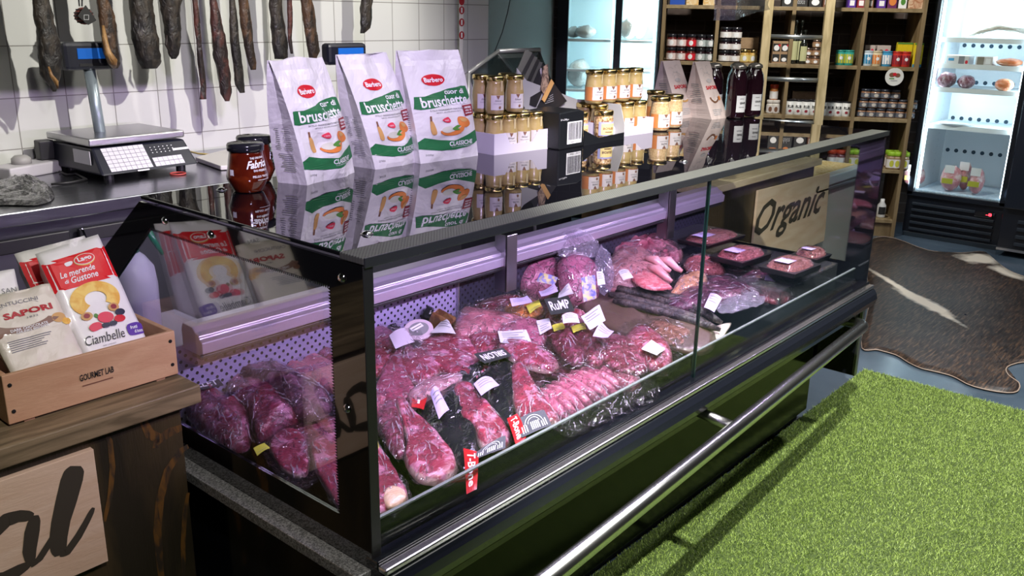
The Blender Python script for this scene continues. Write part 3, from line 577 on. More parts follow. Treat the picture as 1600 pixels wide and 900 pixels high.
def fridge1():
    root = thing('display_fridge', 'black two door glass fridge glowing teal behind the stacked mustard jars', 'fridge', SP(2.3, 0, 0))
    def B(nm, m, *bx, bevel=.003):
        for q in bx: o = sbox(MB(), *q).build(nm, m, root, bevel=bevel, world=True)
        return o
    s0, s1 = 1.905, 2.72; T = mat('fridge_teal_liner', (.66,.76,.79), .4)
    B('cabinet_panel', NAVY, (s0, s0+.02, .05, .6, .05, 2.05), (s1-.03, s1, .05, .6, .05, 2.05), (s0, s1, .58, .6, .05, 2.05), (s0, s1, .02, .6, .03, .36), (s0, s1, .04, .6, 1.92, 2.05))
    B('liner_panel', T, (s0+.02, s1-.03, .56, .58, .36, 1.92), (s0+.02, s0+.03, .06, .56, .36, 1.92), (s1-.04, s1-.03, .06, .56, .36, 1.92), (s0+.02, s1-.03, .06, .56, .36, .37))
    B('door_frame', NAVY, (s0, s0+.012, 0, .04, .36, 1.95), (2.208, 2.262, 0, .04, .36, 1.95), (s1-.09, s1, 0, .04, .36, 1.95), (s0, s1, 0, .04, 1.83, 1.95), (s0, s1, 0, .04, .34, .40))
    B('door_glass', GLASS, (s0+.012, 2.208, .015, .02, .40, 1.83), (2.262, s1-.09, .015, .02, .40, 1.83), bevel=0)
    B('door_light', mat('fridge_led_soft', (1,1,1), emit=(.8,.96,1), es=1.2), (s0+.035, s0+.055, .05, .065, .42, 1.80), (2.275, 2.29, .05, .065, .42, 1.8), bevel=0)
    for z in (.75, 1.06, 1.22, 1.455): B('shelf', mat('fridge_shelf', ()), (s0+.03, s1-.04, .09, .52, z-.02, z))
    c = SP(2.0, .09, 1.15); lamp('AREA', 'fridge_led', c, SP(2.08, .56, 1.1), 6, (.66,.94,1), .03, 1.3)
    c = SP(2.29, .09, 1.15); lamp('AREA', 'fridge_led_other', c, SP(2.46, .56, 1.1), 3.6, (.66,.94,1), .03, 1.3)
    c = SP(2.15, .09, 1.15); lamp('AREA', 'fridge_led_third', c, SP(1.95, .5, 1.1), 12, (.75,.97,1), .03, 1.3)
fridge1()
# ================================================================== packets and bags
RED = mat('print_red', (.62,.015,.03), .4); GREEN = mat('print_green', (.02,.16,.055), .45); DRED = mat('print_maroon', (.28,.02,.035), .45)
GREY = mat('print_grey', (.22,.22,.24), .6); INK = mat('print_black', (.02,.02,.02), .5); ORANGE = mat('print_orange', (.70,.22,.05), .5); TAN = mat('print_tan', (.62,.35,.12), .5)
GOLDP = mat('print_gold', (.78,.42,.06), .5, col2=(.88,.62,.15), ns=40); CREAMG = mat('print_cream', (.66,.66,.56), .6); BROWN = mat('print_brown', (.20,.09,.05), .5); PURP = mat('print_purple', (.10,.03,.32), .45)
PINK = mat('print_pink', (.75,.05,.10), .4); LEAF = mat('print_leaf', (.08,.25,.04), .5); MIDG = mat('print_mid', (.45,.45,.47), .6); BERRY = mat('print_berry', (.03,.03,.06), .4)
def standbag(root, Aw, Bw, h, shift, depth, m, wr=.004, seed=0, bulge=.012, gn=1.5, taper=0):
    """stand-up paper bag. Aw, Bw are its front bottom corners; returns surf(u,v,off) in the root's frame."""
    im = root_matrix(root).inverted(); A = im @ Aw; B = im @ Bw; ex = (B-A); wd = ex.length; ex.normalize(); ey = Vector((-ex.y, ex.x, 0)); ez = Vector((0,0,1))
    def pt(u, v, side, off=0):
        g = v**gn*.47; n = noise.noise(Vector((u*2.3+seed, v*3.1, side*3.7+seed)))*wr*2 + noise.noise(Vector((u*6+seed, v*8, side*5)))*wr*.7
        env = math.sin(math.pi*min(max(u, 0), 1))**.6
        if side == 0: y = depth*g - bulge*env*math.sin(math.pi*min(1, v+.08))**.8 + n*env - off
        else: y = depth*(1-g) + bulge*.5*env*math.sin(math.pi*v) + n*env
        z = h*v + (.006*noise.noise(Vector((u*3, seed, 9))) if v > .98 else 0)
        uu = .5 + (u-.5)*(1-taper*v)
        return A + ex*(uu*wd + shift*v) + ey*y + ez*z
    NU, NV = 18, 24; mb = MB(); vs = []
    per = [(i/NU, 0) for i in range(NU+1)] + [(1, .5)] + [(1-i/NU, 1) for i in range(NU+1)] + [(0, .5)]
    for j in range(NV+1):
        v = j/NV
        for u, sd in per:
            if sd == .5:
                p = (pt(u, v, 0)+pt(u, v, 1))/2; p += ex*(-1 if u else 1)*min(.020, depth*.35)*(.15+.85*v) * (.6+.8*abs(noise.noise(Vector((v*6, seed, 2)))))*(1-v*.5)
            else: p = pt(u, v, sd)
            vs.append(p)
    K = len(per); fs = [(j*K+i, j*K+(i+1) % K, (j+1)*K+(i+1) % K, (j+1)*K+i) for j in range(NV) for i in range(K)] + [tuple(range(K))[::-1], tuple(NV*K+i for i in range(K))]
    mb.add(vs, fs); mb.build('bag', m, root, smooth=False)
    def side(u, v, off): return pt(0, v, 0)*(1-u) + pt(0, v, 1)*u - ex*(off+.001)
    return (lambda u, v, off: pt(u, v, 0, off+.0006)), side
BAGM = mat('bag_white', (.76,.74,.75), .34, coat=.35, bump=.7, bs=16)
def scribble(m, u0, u1, v1, n, dv=.022, lay=1, seed=0):
    rnd = random.Random(seed); return [('rect', m, lay, u0, v1-i*dv, u0+(u1-u0)*rnd.uniform(.55, 1), v1-i*dv+dv*.38) for i in range(n)]
def bruschette_art(sk=0):
    e = [('oval', RED, 1, .42, .745, .185, .052), ('text', WHITE, 2, 'Barbero', .27, .725, .57, .768, {'bold': .03}),
         ('poly', GREEN, 1, [(.02,.50),(.10,.49),(.30,.50),(.55,.52),(.90,.545),(.97,.57),(.94,.675),(.85,.68),(.62,.66),(.35,.625),(.20,.605),(.05,.605)]),
         ('text', WHITE, 2, 'cuor di', .54, .612, .86, .658, {'bold': .02}), ('text', WHITE, 2, 'bruschette', .12, .505, .90, .598, {'bold': .02, 'slope': .01}),
         ('text', GREY, 1, 'SOLO INGREDIENTI NATURALI', .22, .470, .84, .484, {'bold': .01}), ('text', GREY, 1, 'SENZA AROMI AGGIUNTI', .30, .450, .74, .460),
         ('poly', DRED, 1, [(.80,.40),(1.0,.41),(1.0,.505),(.78,.50)]), ('text', WHITE, 2, 'senza', .82, .470, .96, .488, {'bold': .03}), ('text', WHITE, 2, 'olio di', .82, .445, .96, .463, {'bold': .03}), ('text', WHITE, 2, 'palma', .82, .417, .96, .437, {'bold': .03}),
         ('blob', TAN, 1, [(.20,.40),(.24,.37),(.27,.30),(.27,.26),(.21,.26),(.19,.30),(.19,.37)]), ('rect', BROWN, 2, .195, .385, .22, .43),
         ('blob', PINK, 2, [(.38,.39),(.48,.41),(.52,.375),(.50,.36),(.43,.365)]), ('text', WHITE, 3, '100%', .41, .375, .49, .388),
         ('blob', ORANGE, 1, [(.66,.40),(.78,.395),(.86,.36),(.88,.32),(.80,.30),(.70,.31),(.64,.34)]), ('blob', TAN, 2, [(.68,.39),(.78,.385),(.82,.36),(.72,.355)]),
         ('blob', ORANGE, 2, [(.33,.29),(.36,.255),(.50,.235),(.62,.245),(.72,.28),(.73,.33),(.62,.28),(.45,.27)]), ('oval', CREAMG, 3, .46, .295, .115, .030), ('blob', LEAF, 4, [(.52,.30),(.60,.33),(.66,.32),(.60,.305),(.64,.285),(.56,.285)]),
         ('poly', GREEN, 1, [(.0,.20),(.10,.235),(.30,.205),(.55,.185),(.80,.205),(.98,.26),(1.0,.15),(.85,.115),(.6,.095),(.35,.10),(.0,.135)]),
         ('text', WHITE, 2, 'CLASSICHE', .47, .135, .88, .178, {'bold': .02}), ('text', WHITE, 2, 'CON OLIO EXTRAVERGINE', .50, .118, .88, .128), ('text', GREY, 1, '200g', .08, .062, .20, .082)]
    return e
def back_text(seed):
    e = []; rnd = random.Random(seed)
    for i in range(10): e += [('rect', GREY, 1, .2, .46-i*.018, .2+.3*rnd.uniform(.4, 1), .466-i*.018), ('rect', GREY, 1, .62, .46-i*.018, .62+.2*rnd.uniform(.4, 1), .466-i*.018)]
    return e + scribble(GREY, .25, .8, .25, 9, .017, seed=seed)
for i, (a, b, ht, sh, dp, lab) in enumerate((((480,290),(550,273),.292,-.065,.085,'white bruschette bag nearest the dark jam jars, creased open on its left side'), ((593,264),(656,252),.295,-.085,.085,'white bruschette bag in the middle of the three, turned to show its side panel'), ((657,256),(747,243),.300,-.045,.08,'white bruschette bag beside the mustard jars, tallest and facing straight out'))):
    A, B = P(*a, 'z', ZT), P(*b, 'z', ZT); r = thing('biscuit_bag', lab, 'bag of toasts', (A+B)/2, 0, 'white bruschette bags on the counter top')
    if i == 1: A = A + Vector((-.015,.0,0))
    if i == 0: B = B + Vector((.025,.02,0))
    sf, sd = standbag(r, A, B, ht, sh, dp, BAGM, .009 if i == 0 else .0065, i*7.3, .016, 2.2, 0)
    k = 1.0
    printon(r, 'printed_art', sf, bruschette_art()); printon(r, 'printed_panel', sd, back_text(i))
def sapori_art(band, txt='SAPORI'):
    return [('text', RED, 1, txt, .18, .52, .84, .585, {'bold': .03}), ('ring', MIDG, 1, .5, .72, .26, .09, .01, .3, 2.8), ('ring', MIDG, 1, .5, .70, .18, .06, .01, .3, 2.8), ('oval', mat('print_pale', (.5,.46,.46), .6), 1, .5, .67, .17, .035), ('ring', band, 1, .5, .40, .30, .12, .08, 3.3, 6.1), ('ring', WHITE, 2, .5, .385, .20, .07, .02, 3.4, 6.0),
            ('oval', ORANGE, 1, .82, .36, .07, .04)] + [('ring', GREY, 1, x, y, .12, .03, .008, a, a+3) for x, y, a in ((.3,.86,0),(.7,.9,1),(.5,.82,3),(.7,.8,2))] + scribble(MIDG, .2, .8, .16, 4, .03)
SAP = mat('bag_cream_pink', (.66,.55,.52), .45, bump=.2, bs=25)
for a, b, t, band, lab, yy in (((1062,186),(1091,182),(1055,101),TAN,'cream almond biscuit bag with orange arc, behind the seeded mustard jars',.0), ((1112,187),(1137,184),(1101,101),BROWN,'cream almond biscuit bag with brown arc, beside the dark swing top bottles',.0)):
    A, B = P(*a, 'z', ZT), P(*b, 'z', ZT); r = thing('biscuit_bag', lab, 'bag of biscuits', (A+B)/2, 0, 'cream biscuit bags on the counter top')
    sf, sd = standbag(r, A, B, .228, -.055, .15, SAP, .002, a[0], .004, 1.0, .12)
    printon(r, 'printed_art', sf, sapori_art(band)); printon(r, 'printed_panel', sd, scribble(GREY, .2, .8, .6, 10, .035))
def pack4(root, q, n, th, m, seed=0, ext=.0, wr=.003, topseal=.08):
    """filled flow pack; q = world corners BL, BR, TR, TL of its front, n = outward normal."""
    im = root_matrix(root).inverted(); q = [im @ p for p in q]; BL, BR, TR, TL = q; BL = BL+(BL-TL)*ext; BR = BR+(BR-TR)*ext; n = Vector(n).normalized()
    def base(u, v): return (BL*(1-u)+BR*u)*(1-v) + (TL*(1-u)+TR*u)*v
    def env(u, v): return (max(0, 1-abs(2*u-1)**6))**.5 * (max(0, 1-max(0, (v-(1-topseal*1.6))/(topseal*1.6))**1))**.7 * (min(1, v/.03))**.5
    def fr(u, v, off): return base(u, v) + n*(th*.12*env(u, v)*(1+.35*math.sin(3.1*u)) + wr*noise.noise(Vector((u*4+seed, v*6, seed)))*(1 if v < 1-topseal else 1.8) + off+.0005)
    NU, NV = 16, 24; vs = [fr(i/NU, j/NV, -.0005) for j in range(NV+1) for i in range(NU+1)]
    vb = [base(i/NU, j/NV) - n*(th*.95*env(i/NU, j/NV)+.001) for j in range(NV+1) for i in range(NU+1)]
    K = len(vs); f = lambda i, j: j*(NU+1)+i
    fs = [(f(i,j), f(i+1,j), f(i+1,j+1), f(i,j+1)) for j in range(NV) for i in range(NU)]; fs += [tuple(K+a for a in q4[::-1]) for q4 in fs]
    ed = [f(i,0) for i in range(NU+1)] + [f(NU,j) for j in range(1, NV+1)] + [f(i,NV) for i in range(NU-1, -1, -1)] + [f(0,j) for j in range(NV-1, 0, -1)]
    fs += [(ed[i], ed[(i+1) % len(ed)], K+ed[(i+1) % len(ed)], K+ed[i]) for i in range(len(ed))]
    MB().add(vs+vb, fs).build('wrapper', m, root, smooth=True)
    return lambda u, v, off: fr(u, (v+ext)/(1+ext), off)
def quadpx(pts, anchor, y, tilt, yaw=0):
    n = Vector((math.sin(yaw)*math.cos(tilt), -math.cos(yaw)*math.cos(tilt), math.sin(tilt))); pt = P(*anchor, 'y', y)
    return [PN(x, yy, pt, n) for x, yy in pts], n
# -------- wooden crate and its packets, on the left counter
def crate():
    W = wood('crate_beech', (.50,.28,.15), (.60,.37,.21), (1,5,5), 5); r = thing('wooden_crate', 'small light wooden crate stamped GOURMET LAB on the left counter', 'crate', (.75, 1.88, .86))
    x0, x1, y0, y1, zb, zt = .571, .928, 1.764, 2.0, .865, .967
    MB().box(x0, x1, y0, y0+.010, zb, zt).build('front_board', W, r, bevel=.0015, world=True)
    MB().box(x0, x1, y1-.01, y1, zb, zt).build('back_board', W, r, bevel=.0015, world=True)
    for a in (x0, x1-.012): MB().box(a, a+.012, y0+.0101, y1-.0101, zb, zt).build('end_board', W, r, bevel=.0015, world=True)
    MB().box(x0+.012, x1-.012, y0+.01, y1-.01, zb, zb+.008).build('base_board', W, r, world=True)
    for a in (x0+.03, x1-.05): MB().box(a, a+.02, y0+.005, y1-.005, .860, zb).build('foot_strip', W, r, world=True)
    for x in (x0+.012, x1-.012):
        for z in (zb+.025, zt-.022): MB().lathe([(.001,-.0015), (.004,-.001), (.0042,.0)], 12, (x, y0, z), 'y').build('screw', mat('screw', (.06,.06,.06), .3, .8), r, world=True)
    sf = lambda u, v, o: Vector((x0+(x1-x0)*u, y0-.0004-o, zb+(zt-zb)*v))
    printon(r, 'stamped_text', sf, [('text', INK, 1, 'GOURMET LAB', .40, .46, .60, .60, {'bold': .02}), ('rect', BROWN, 1, .41, .34, .59, .365)], world=True)
crate()
def lago_art(full=True):
    rd = mat('lago_red', (.72,.012,.02), .35); rd2 = mat('lago_outline', (.8,.5,.1), .4)
    e = [('rect', rd, 1, -.0, .60, 1.0, .885)]
    if not full: return e + [('oval', rd2, 2, .5, .80, .22, .05), ('oval', rd, 3, .5, .80, .20, .043), ('text', WHITE, 4, 'Lago', .36, .77, .64, .83, {'bold': .03})]
    return e + [('oval', rd2, 2, .60, .815, .165, .055), ('oval', WHITE, 3, .60, .818, .16, .048), ('oval', rd, 4, .60, .818, .15, .043), ('text', WHITE, 5, 'Lago', .49, .79, .71, .845, {'bold': .03}), ('blob', WHITE, 2, [(.30,.83),(.40,.835),(.42,.82),(.38,.80),(.31,.80)]),
        ('text', WHITE, 2, 'Le merende', .15, .705, .70, .760, {'bold': .015, 'shear': .3}), ('text', WHITE, 2, 'di', .18, .65, .25, .685, {'shear': .3, 'bold': .015}), ('text', WHITE, 2, 'Gustone', .28, .640, .70, .698, {'bold': .015, 'shear': .3}),
        ('ring', GOLDP, 2, .50, .455, .38, .155, .215, -.75, 3.9), ('oval', TAN, 3, .27, .325, .085, .038), ('oval', TAN, 3, .70, .345, .085, .038), ('oval', DRED, 4, .27, .328, .045, .022), ('oval', DRED, 4, .70, .348, .045, .022),
        ('oval', PINK, 3, .52, .275, .12, .05), ('oval', RED, 4, .71, .235, .09, .032), ('blob', PINK, 3, [(.22,.22),(.30,.25),(.40,.245),(.42,.20),(.33,.18),(.25,.18)]), ('oval', BERRY, 4, .76, .29, .08, .03), ('oval', BERRY, 5, .47, .205, .07, .022), ('oval', BERRY, 5, .58, .205, .06, .022), ('oval', LEAF, 2, .40, .31, .03, .02),
        ('text', INK, 2, 'Ciambelle', .08, .065, .68, .150, {'shear': .35}), ('blob', PURP, 2, [(.74,.10),(.78,.165),(1.0,.165),(1.0,.09),(.97,.065),(.78,.065)]), ('text', WHITE, 3, 'frutti', .80, .12, .92, .15, {'shear': .3, 'bold': .02}), ('text', WHITE, 3, 'di bosco', .84, .08, .98, .11, {'shear': .3, 'bold': .02}), ('text', GREY, 2, 'SENZA CONSERVANTI', .30, .03, .50, .042)]
PACKW = mat('pack_white', (.86,.84,.82), .35, coat=.3, bump=.15, bs=30)
q, n = quadpx([(130,556),(230,532),(153,366),(55,397)], (180,545), 1.801, math.radians(33)); r = thing('cake_packet', 'red and white ring cake packet at the front of the wooden crate', 'cake packet', q[0])
f = pack4(r, q, n, .062, PACKW, 1, .17); printon(r, 'printed_art', f, [(e) for e in lago_art()])
q, n = quadpx([(82,520),(190,490),(132,368),(22,397)], (130,505), 1.914, math.radians(30)); r = thing('cake_packet', 'second red and white cake packet, standing behind the ring cake packet', 'cake packet', q[0])
f = pack4(r, q, n, .062, PACKW, 2, .35); printon(r, 'printed_art', f, lago_art(False)+[('rect', mat('lago_red', ()), 1, 0, .3, 1, .62)])
CREAM = mat('pack_cream', (.72,.66,.55), .4, coat=.4, bump=.3, bs=28)
q, n = quadpx([(14,577),(126,546),(78,443),(-42,470)], (60,560), 1.793, math.radians(38)); r = thing('biscuit_packet', 'cream dark chocolate biscotti packet lying against the front board of the crate', 'biscuit packet', q[0])
f = pack4(r, q, n, .05, CREAM, 3, .12, .005); BAND = mat('choc_band', (.25,.14,.10), .5)
printon(r, 'printed_art', f, [('text', GREY, 1, 'CANTUCCINI', .12, .80, .74, .85), ('text', mat('sapori_red', (.45,.02,.03), .5), 1, 'SAPORI', .22, .62, .88, .71, {'bold': .04, 'slope': .015}), ('text', GREY, 1, '1832', .50, .575, .64, .60), ('ring', MIDG, 1, .48, .76, .26, .06, .012, .2, 2.9), ('ring', BAND, 1, .45, .63, .55, .22, .17, 3.6, 5.7), ('text', WHITE, 2, 'DARK CHOCOLATE', .22, .44, .72, .475, {'bold': .02}), ('text', WHITE, 2, 'CHUNKS BISCOTTI', .28, .405, .72, .435, {'bold': .02}), ('oval', TAN, 1, .90, .50, .10, .07), ('oval', BROWN, 1, .05, .45, .08, .05), ('oval', GOLDP, 1, .98, .43, .06, .05)] + scribble(GREY, .12, .75, .32, 6, .028))
q, n = quadpx([(-60,520),(40,500),(22,420),(-75,436)], (0,505), 1.895, math.radians(25)); r = thing('biscuit_packet', 'white packet half cropped by the left edge, behind the cream biscotti packet', 'biscuit packet', q[0])
f = pack4(r, q, n, .05, PACKW, 4, .5); printon(r, 'printed_art', f, [('oval', ORANGE, 1, .55, .3, .12, .12), ('text', GREY, 1, 'SAN', .70, .55, .95, .65)])
# ================================================================== jars
GOLDL = mat('gold_lid', (.75,.58,.25), .2, 1); BLKL = mat('black_lid', (.015,.015,.02), .15, coat=.5)
MUST = mat('mustard', (.36,.26,.09), .3, coat=.8, col2=(.44,.33,.14), ns=30); SEED = mat('seed_mustard', (.45,.30,.14), .35, coat=.8, col2=(.62,.45,.25), ns=180)
JARLAB = mat('jar_label', (.62,.58,.58), .45)
def csurf(rf, a0, a1, z0, z1): return lambda u, v, o: Vector(((rf(z0+(z1-z0)*v)+o+.0008)*math.cos(a0+(a1-a0)*u), (rf(z0+(z1-z0)*v)+o+.0008)*math.sin(a0+(a1-a0)*u), z0+(z1-z0)*v))
def prof_r(prof):
    def rf(z):
        for (r0, z0), (r1, z1) in zip(prof, prof[1:]):
            if z0 <= z <= z1 and z1 > z0: return r0+(r1-r0)*(z-z0)/(z1-z0)
        return prof[-1][0]
    return rf
def patch(parent, name, sf, m, n=10, k=3):
    MB().add([sf(i/n, j/k, 0) for j in range(k+1) for i in range(n+1)], [(j*(n+1)+i, j*(n+1)+i+1, (j+1)*(n+1)+i+1, (j+1)*(n+1)+i) for j in range(k) for i in range(n)]).build(name, m, parent, smooth=True)
def mustard_jar(label, orange=True, r=.031, h=.112, mm=None):
    o = thing('mustard_jar', label, 'jar', (0,0,0)); k = r/.031
    pr = [(.024*k,0), (.029*k,.004), (.031*k,.012), (.031*k,.055), (.0285*k,.075), (.0265*k,.088), (.028*k,.096)]; pr = [(a, b*h/.112) for a, b in pr]
    MB().lathe(pr, 24).build('glass_body', mm or MUST, o, smooth=True)
    MB().lathe([(.0285*k,h*.86), (.0305*k,h*.87), (.031*k,h*.955), (.029*k,h*.985), (.018*k,h), (.001,h*.99)], 24).build('lid', GOLDL, o, smooth=True)
    rf = prof_r(pr); a = math.radians(-118)
    if orange: patch(o, 'orange_band', csurf(lambda z: rf(z)+.0002, -math.pi-.6, .3, h*.10, h*.50), mat('orange_band', (.55,.20,.06), .4), 20)
    patch(o, 'paper_label', csurf(lambda z: rf(z)+.0006, a-.75, a+.75, h*.12, h*.5), JARLAB)
    printon(o, 'label_print', csurf(lambda z: rf(z)+.0010, a-.75, a+.75, h*.12, h*.5), [('poly', BROWN, 1, [(.36,.99),(.64,.99),(.5,.72)]), ('text', INK, 1, 'Edmond', .28, .58, .72, .70, {'shear': .4}), ('text', GREY, 1, 'MOUTARDE', .2, .40, .8, .47), ('oval', BROWN, 1, .62, .18, .08, .10)])
    MB().box(-.004, .004, -rf(h*.7)-.0016, -rf(h*.7)-.0006, h*.60, h*.88).build('paper_seal', mat('seal_strip', (.55,.45,.25), .4), o)
    return o
first = {}
def place_jar(kind, pos, label, group, rz=0, **kw):
    if kind not in first:
        o = first[kind] = mustard_jar(label, **kw) if 'maker' not in kw else kw['maker'](label); o.location = pos; o.rotation_euler = (0,0,rz); o['group'] = group; return o
    return dup(first[kind], pos, rz, label, group)
CW = mat('white_card', (.58,.54,.64), .6)
def cardtray(label, A, B, depth, h, low, m, nm='card_tray'):
    r = thing(nm, label, 'carton', A); ex = (B-A); L = ex.length; r.rotation_euler = (0,0,math.atan2(ex.y, ex.x)); t = .003
    MB().box(0, L, 0, depth, .0, .003).build('base', m, r)
    fr = MB().prism([(0,0,.003), (L,0,.003), (L,0,h), (L*.80,0,h), (L*.68,0,low), (L*.28,0,low), (L*.20,0,h), (0,0,h)], (0,t,0)).build('front_panel', m, r)
    MB().box(0, L, depth-t, depth, .003, h).build('back_panel', m, r)
    for x in (0, L-t): MB().box(x, x+t, t+.0002, depth-t-.0002, .003, h).build('end_panel', m, r)
    return r, L
A, B = P(772,243,'z',ZT), P(858,232,'z',ZT); e = (B-A).normalized(); bk = Vector((-e.y, e.x, 0))
if 1:
    r, L = cardtray('low white card tray of pale mustard jars beside the bruschette bags', A, B, .150, .062, .028, CW); g = 'pale mustard jars in the white card tray'
    nx = 4; sp = (L-.008)/nx; rr = min(.031, sp/2-.0006)
    nm = ('nearest the bags', 'second from the bags', 'third from the bags', 'farthest from the bags')
    for row in range(2):
        for i in range(nx):
            pos = A+e*(.004+sp*(i+.5))+bk*(.006+sp*.5+row*(sp+.004))+Vector((0,0,.0035))
            place_jar('pale', pos, f'pale mustard jar, lower layer, {"front" if row == 0 else "rear"} row, {nm[i]}', g, .0, orange=False, r=rr)
    for i, (ii, row) in enumerate(((0, 0), (.05, 1.02), (1.55, .12), (2.0, 1.1))):
        pos = A+e*(.004+sp*(ii+.5))+bk*(.006+sp*.5+row*(sp+.004))+Vector((0,0,.0035+.1128))
        place_jar('pale', pos, 'pale mustard jar on the upper layer, ' + ('front left', 'rear left', 'front right', 'rear right')[i], 'pale mustard jars stacked on top')
# orange banded mustard jars
A2 = P(978,213,'z',ZT); B2 = P(1020,207,'z',ZT); e2 = (B2-A2).normalized()
r2, L2 = cardtray('small white card tray of orange banded mustard jars past the black carton', A2-e2*.15, B2, .135, .055, .03, CW)
g = 'orange banded mustard jars in the small tray'; b2 = Vector((-e2.y, e2.x, 0)); k2 = 4; s2 = (L2-.008)/k2
for row in range(2):
    for i in range(k2):
        pos = A2-e2*.15+e2*(.004+s2*(i+.5))+b2*(.006+.033+row*.063)+Vector((0,0,.0035)); place_jar('band', pos, f'orange banded mustard jar in the small tray, {("front", "rear")[row]} row, {("first", "second", "third", "last")[i]} from the black carton', g, .2, r=min(.031, s2/2-.0005))
for i, x in enumerate((930, 952, 969, 985)):
    p = P(x, 158-i*.8, 'y', 1.80); pos = A2-e2*.15+e2*(.004+s2*(i+.5)-.02)+b2*(.05)+Vector((0,0,.0035+.1125)); place_jar('band', pos, 'orange banded mustard jar stacked on top, ' + ('leftmost', 'second from left', 'third from left', 'rightmost') [i], 'orange banded mustard jars stacked on top', .15)
for i, (x, y, z) in enumerate(((1036,206,0), (1056,201,0), (1028,192,0))):
    pos = P(x, y, 'z', ZT); pos += Vector((.02,.03,0)); place_jar('seed', pos, ('seeded mustard jar standing loose, front left', 'seeded mustard jar standing loose, front right', 'seeded mustard jar standing loose, hidden behind the other two')[i], 'loose seeded mustard jars', .1, r=.037, h=.125, mm=SEED)
# black carton with jars of nuts
def black_carton():
    A = P(912,228,'z',ZT); B = P(975,217,'z',ZT); L0 = P(856,221,'z',ZT); r = thing('display_carton', 'open black display carton with a barcode, holding two jars of nuts', 'carton', A)
    e = (B-A).normalized(); b = Vector((-e.y, e.x, 0)); m = mat('carton_black', (.006,.007,.009), .4); gy = mat('carton_inside', (.38,.38,.37), .7); d = .16; h = .118
    L = (B-A).length; l = A-e*.0+b*0; Lf = A-e*.135
    mb = lambda pts, n: MB().prism(pts, n)
    U = Vector((0,0,1)); t = .003
    mb([A, B, B+b*d, A+b*d, ], U*t).build('base', m, r, world=True)
    # left block with the barcode face
    f0 = Lf; MB().prism([f0, A-e*.002, A-e*.002+U*h*.93, A-e*.03+U*h, f0+U*h*.96], b*.13).build('side_carton', m, r, bevel=.004, world=True)
    mb([A+U*t, B+U*t, B+U*.022, A+e*L*.35+U*.018, A+U*.05], b*t).build('front_lip', m, r, world=True)
    mb([B+U*t, B+b*d+U*t, B+b*d+U*.115, B+b*.02+U*.115, B+U*.05], -e*t).build('end_panel', gy, r, world=True)
    mb([A+b*d+U*t, B+b*d+U*t, B+b*d+U*.12, B+b*d-e*.06+U*.125, A+b*d-e*.10+U*.20, A+b*d-e*.15+U*.24, A+b*d-e*.13+U*.14], b*t).build('back_flap', gy, r, world=True)
    ff = lambda u, v, o: f0+(A-f0)*u - b*(.0005+o) + U*h*v
    el = [('rect', WHITE, 1, .30, .12, .88, .70)]
    rnd = random.Random(4); x = .33
    while x < .84: w_ = rnd.choice((.006,.010,.016)); el.append(('rect', INK, 2, x, .22, x+w_, .68)); x += w_+rnd.choice((.008,.012))
    el += [('text', INK, 2, '3 760091 720116', .36, .14, .84, .19), ('text', WHITE, 1, '10 x 200g e', .03, .74, .34, .80)]
    printon(r, 'printed_barcode', ff, el, world=True)
    nutm = mat('nut_mix', (.22,.10,.04), .3, coat=1, col2=(.60,.42,.22), ns=110, lo=.45, hi=.55)
    for i, (t_, lab) in enumerate(((.30,'jar of mixed nuts in the black carton, left one'), (.74,'jar of mixed nuts in the black carton, right one with the yellow label'))):
        p = A+e*(L*t_)+b*(.045+.03*(1-i))+U*.0035; j = thing('nut_jar', lab, 'jar', p, 0, 'jars of nuts in the black carton')
        pr = [(.026,0), (.031,.005), (.033,.015), (.033,.068), (.029,.078)]; MB().lathe(pr, 22).build('glass_body', nutm, j, smooth=True); MB().lathe([(.031,.077), (.033,.079), (.033,.092), (.03,.095), (.001,.095)], 22).build('lid', GOLDL, j, smooth=True)
        sf = csurf(prof_r(pr), math.radians(-118)-.95, math.radians(-118)+.95, .012, .058); patch(j, 'blue_label', sf, mat('label_lilac', (.35,.35,.6), .5)); printon(j, 'label_print', sf, [('rect', mat('label_yellow', (.75,.62,.25), .5), 1, .15, .08, .95, .88), ('text', BROWN, 2, 'BORIES', .25, .45, .85, .62, {'bold': .02}), ('rect', BROWN, 2, .35, .25, .75, .32)])
black_carton()
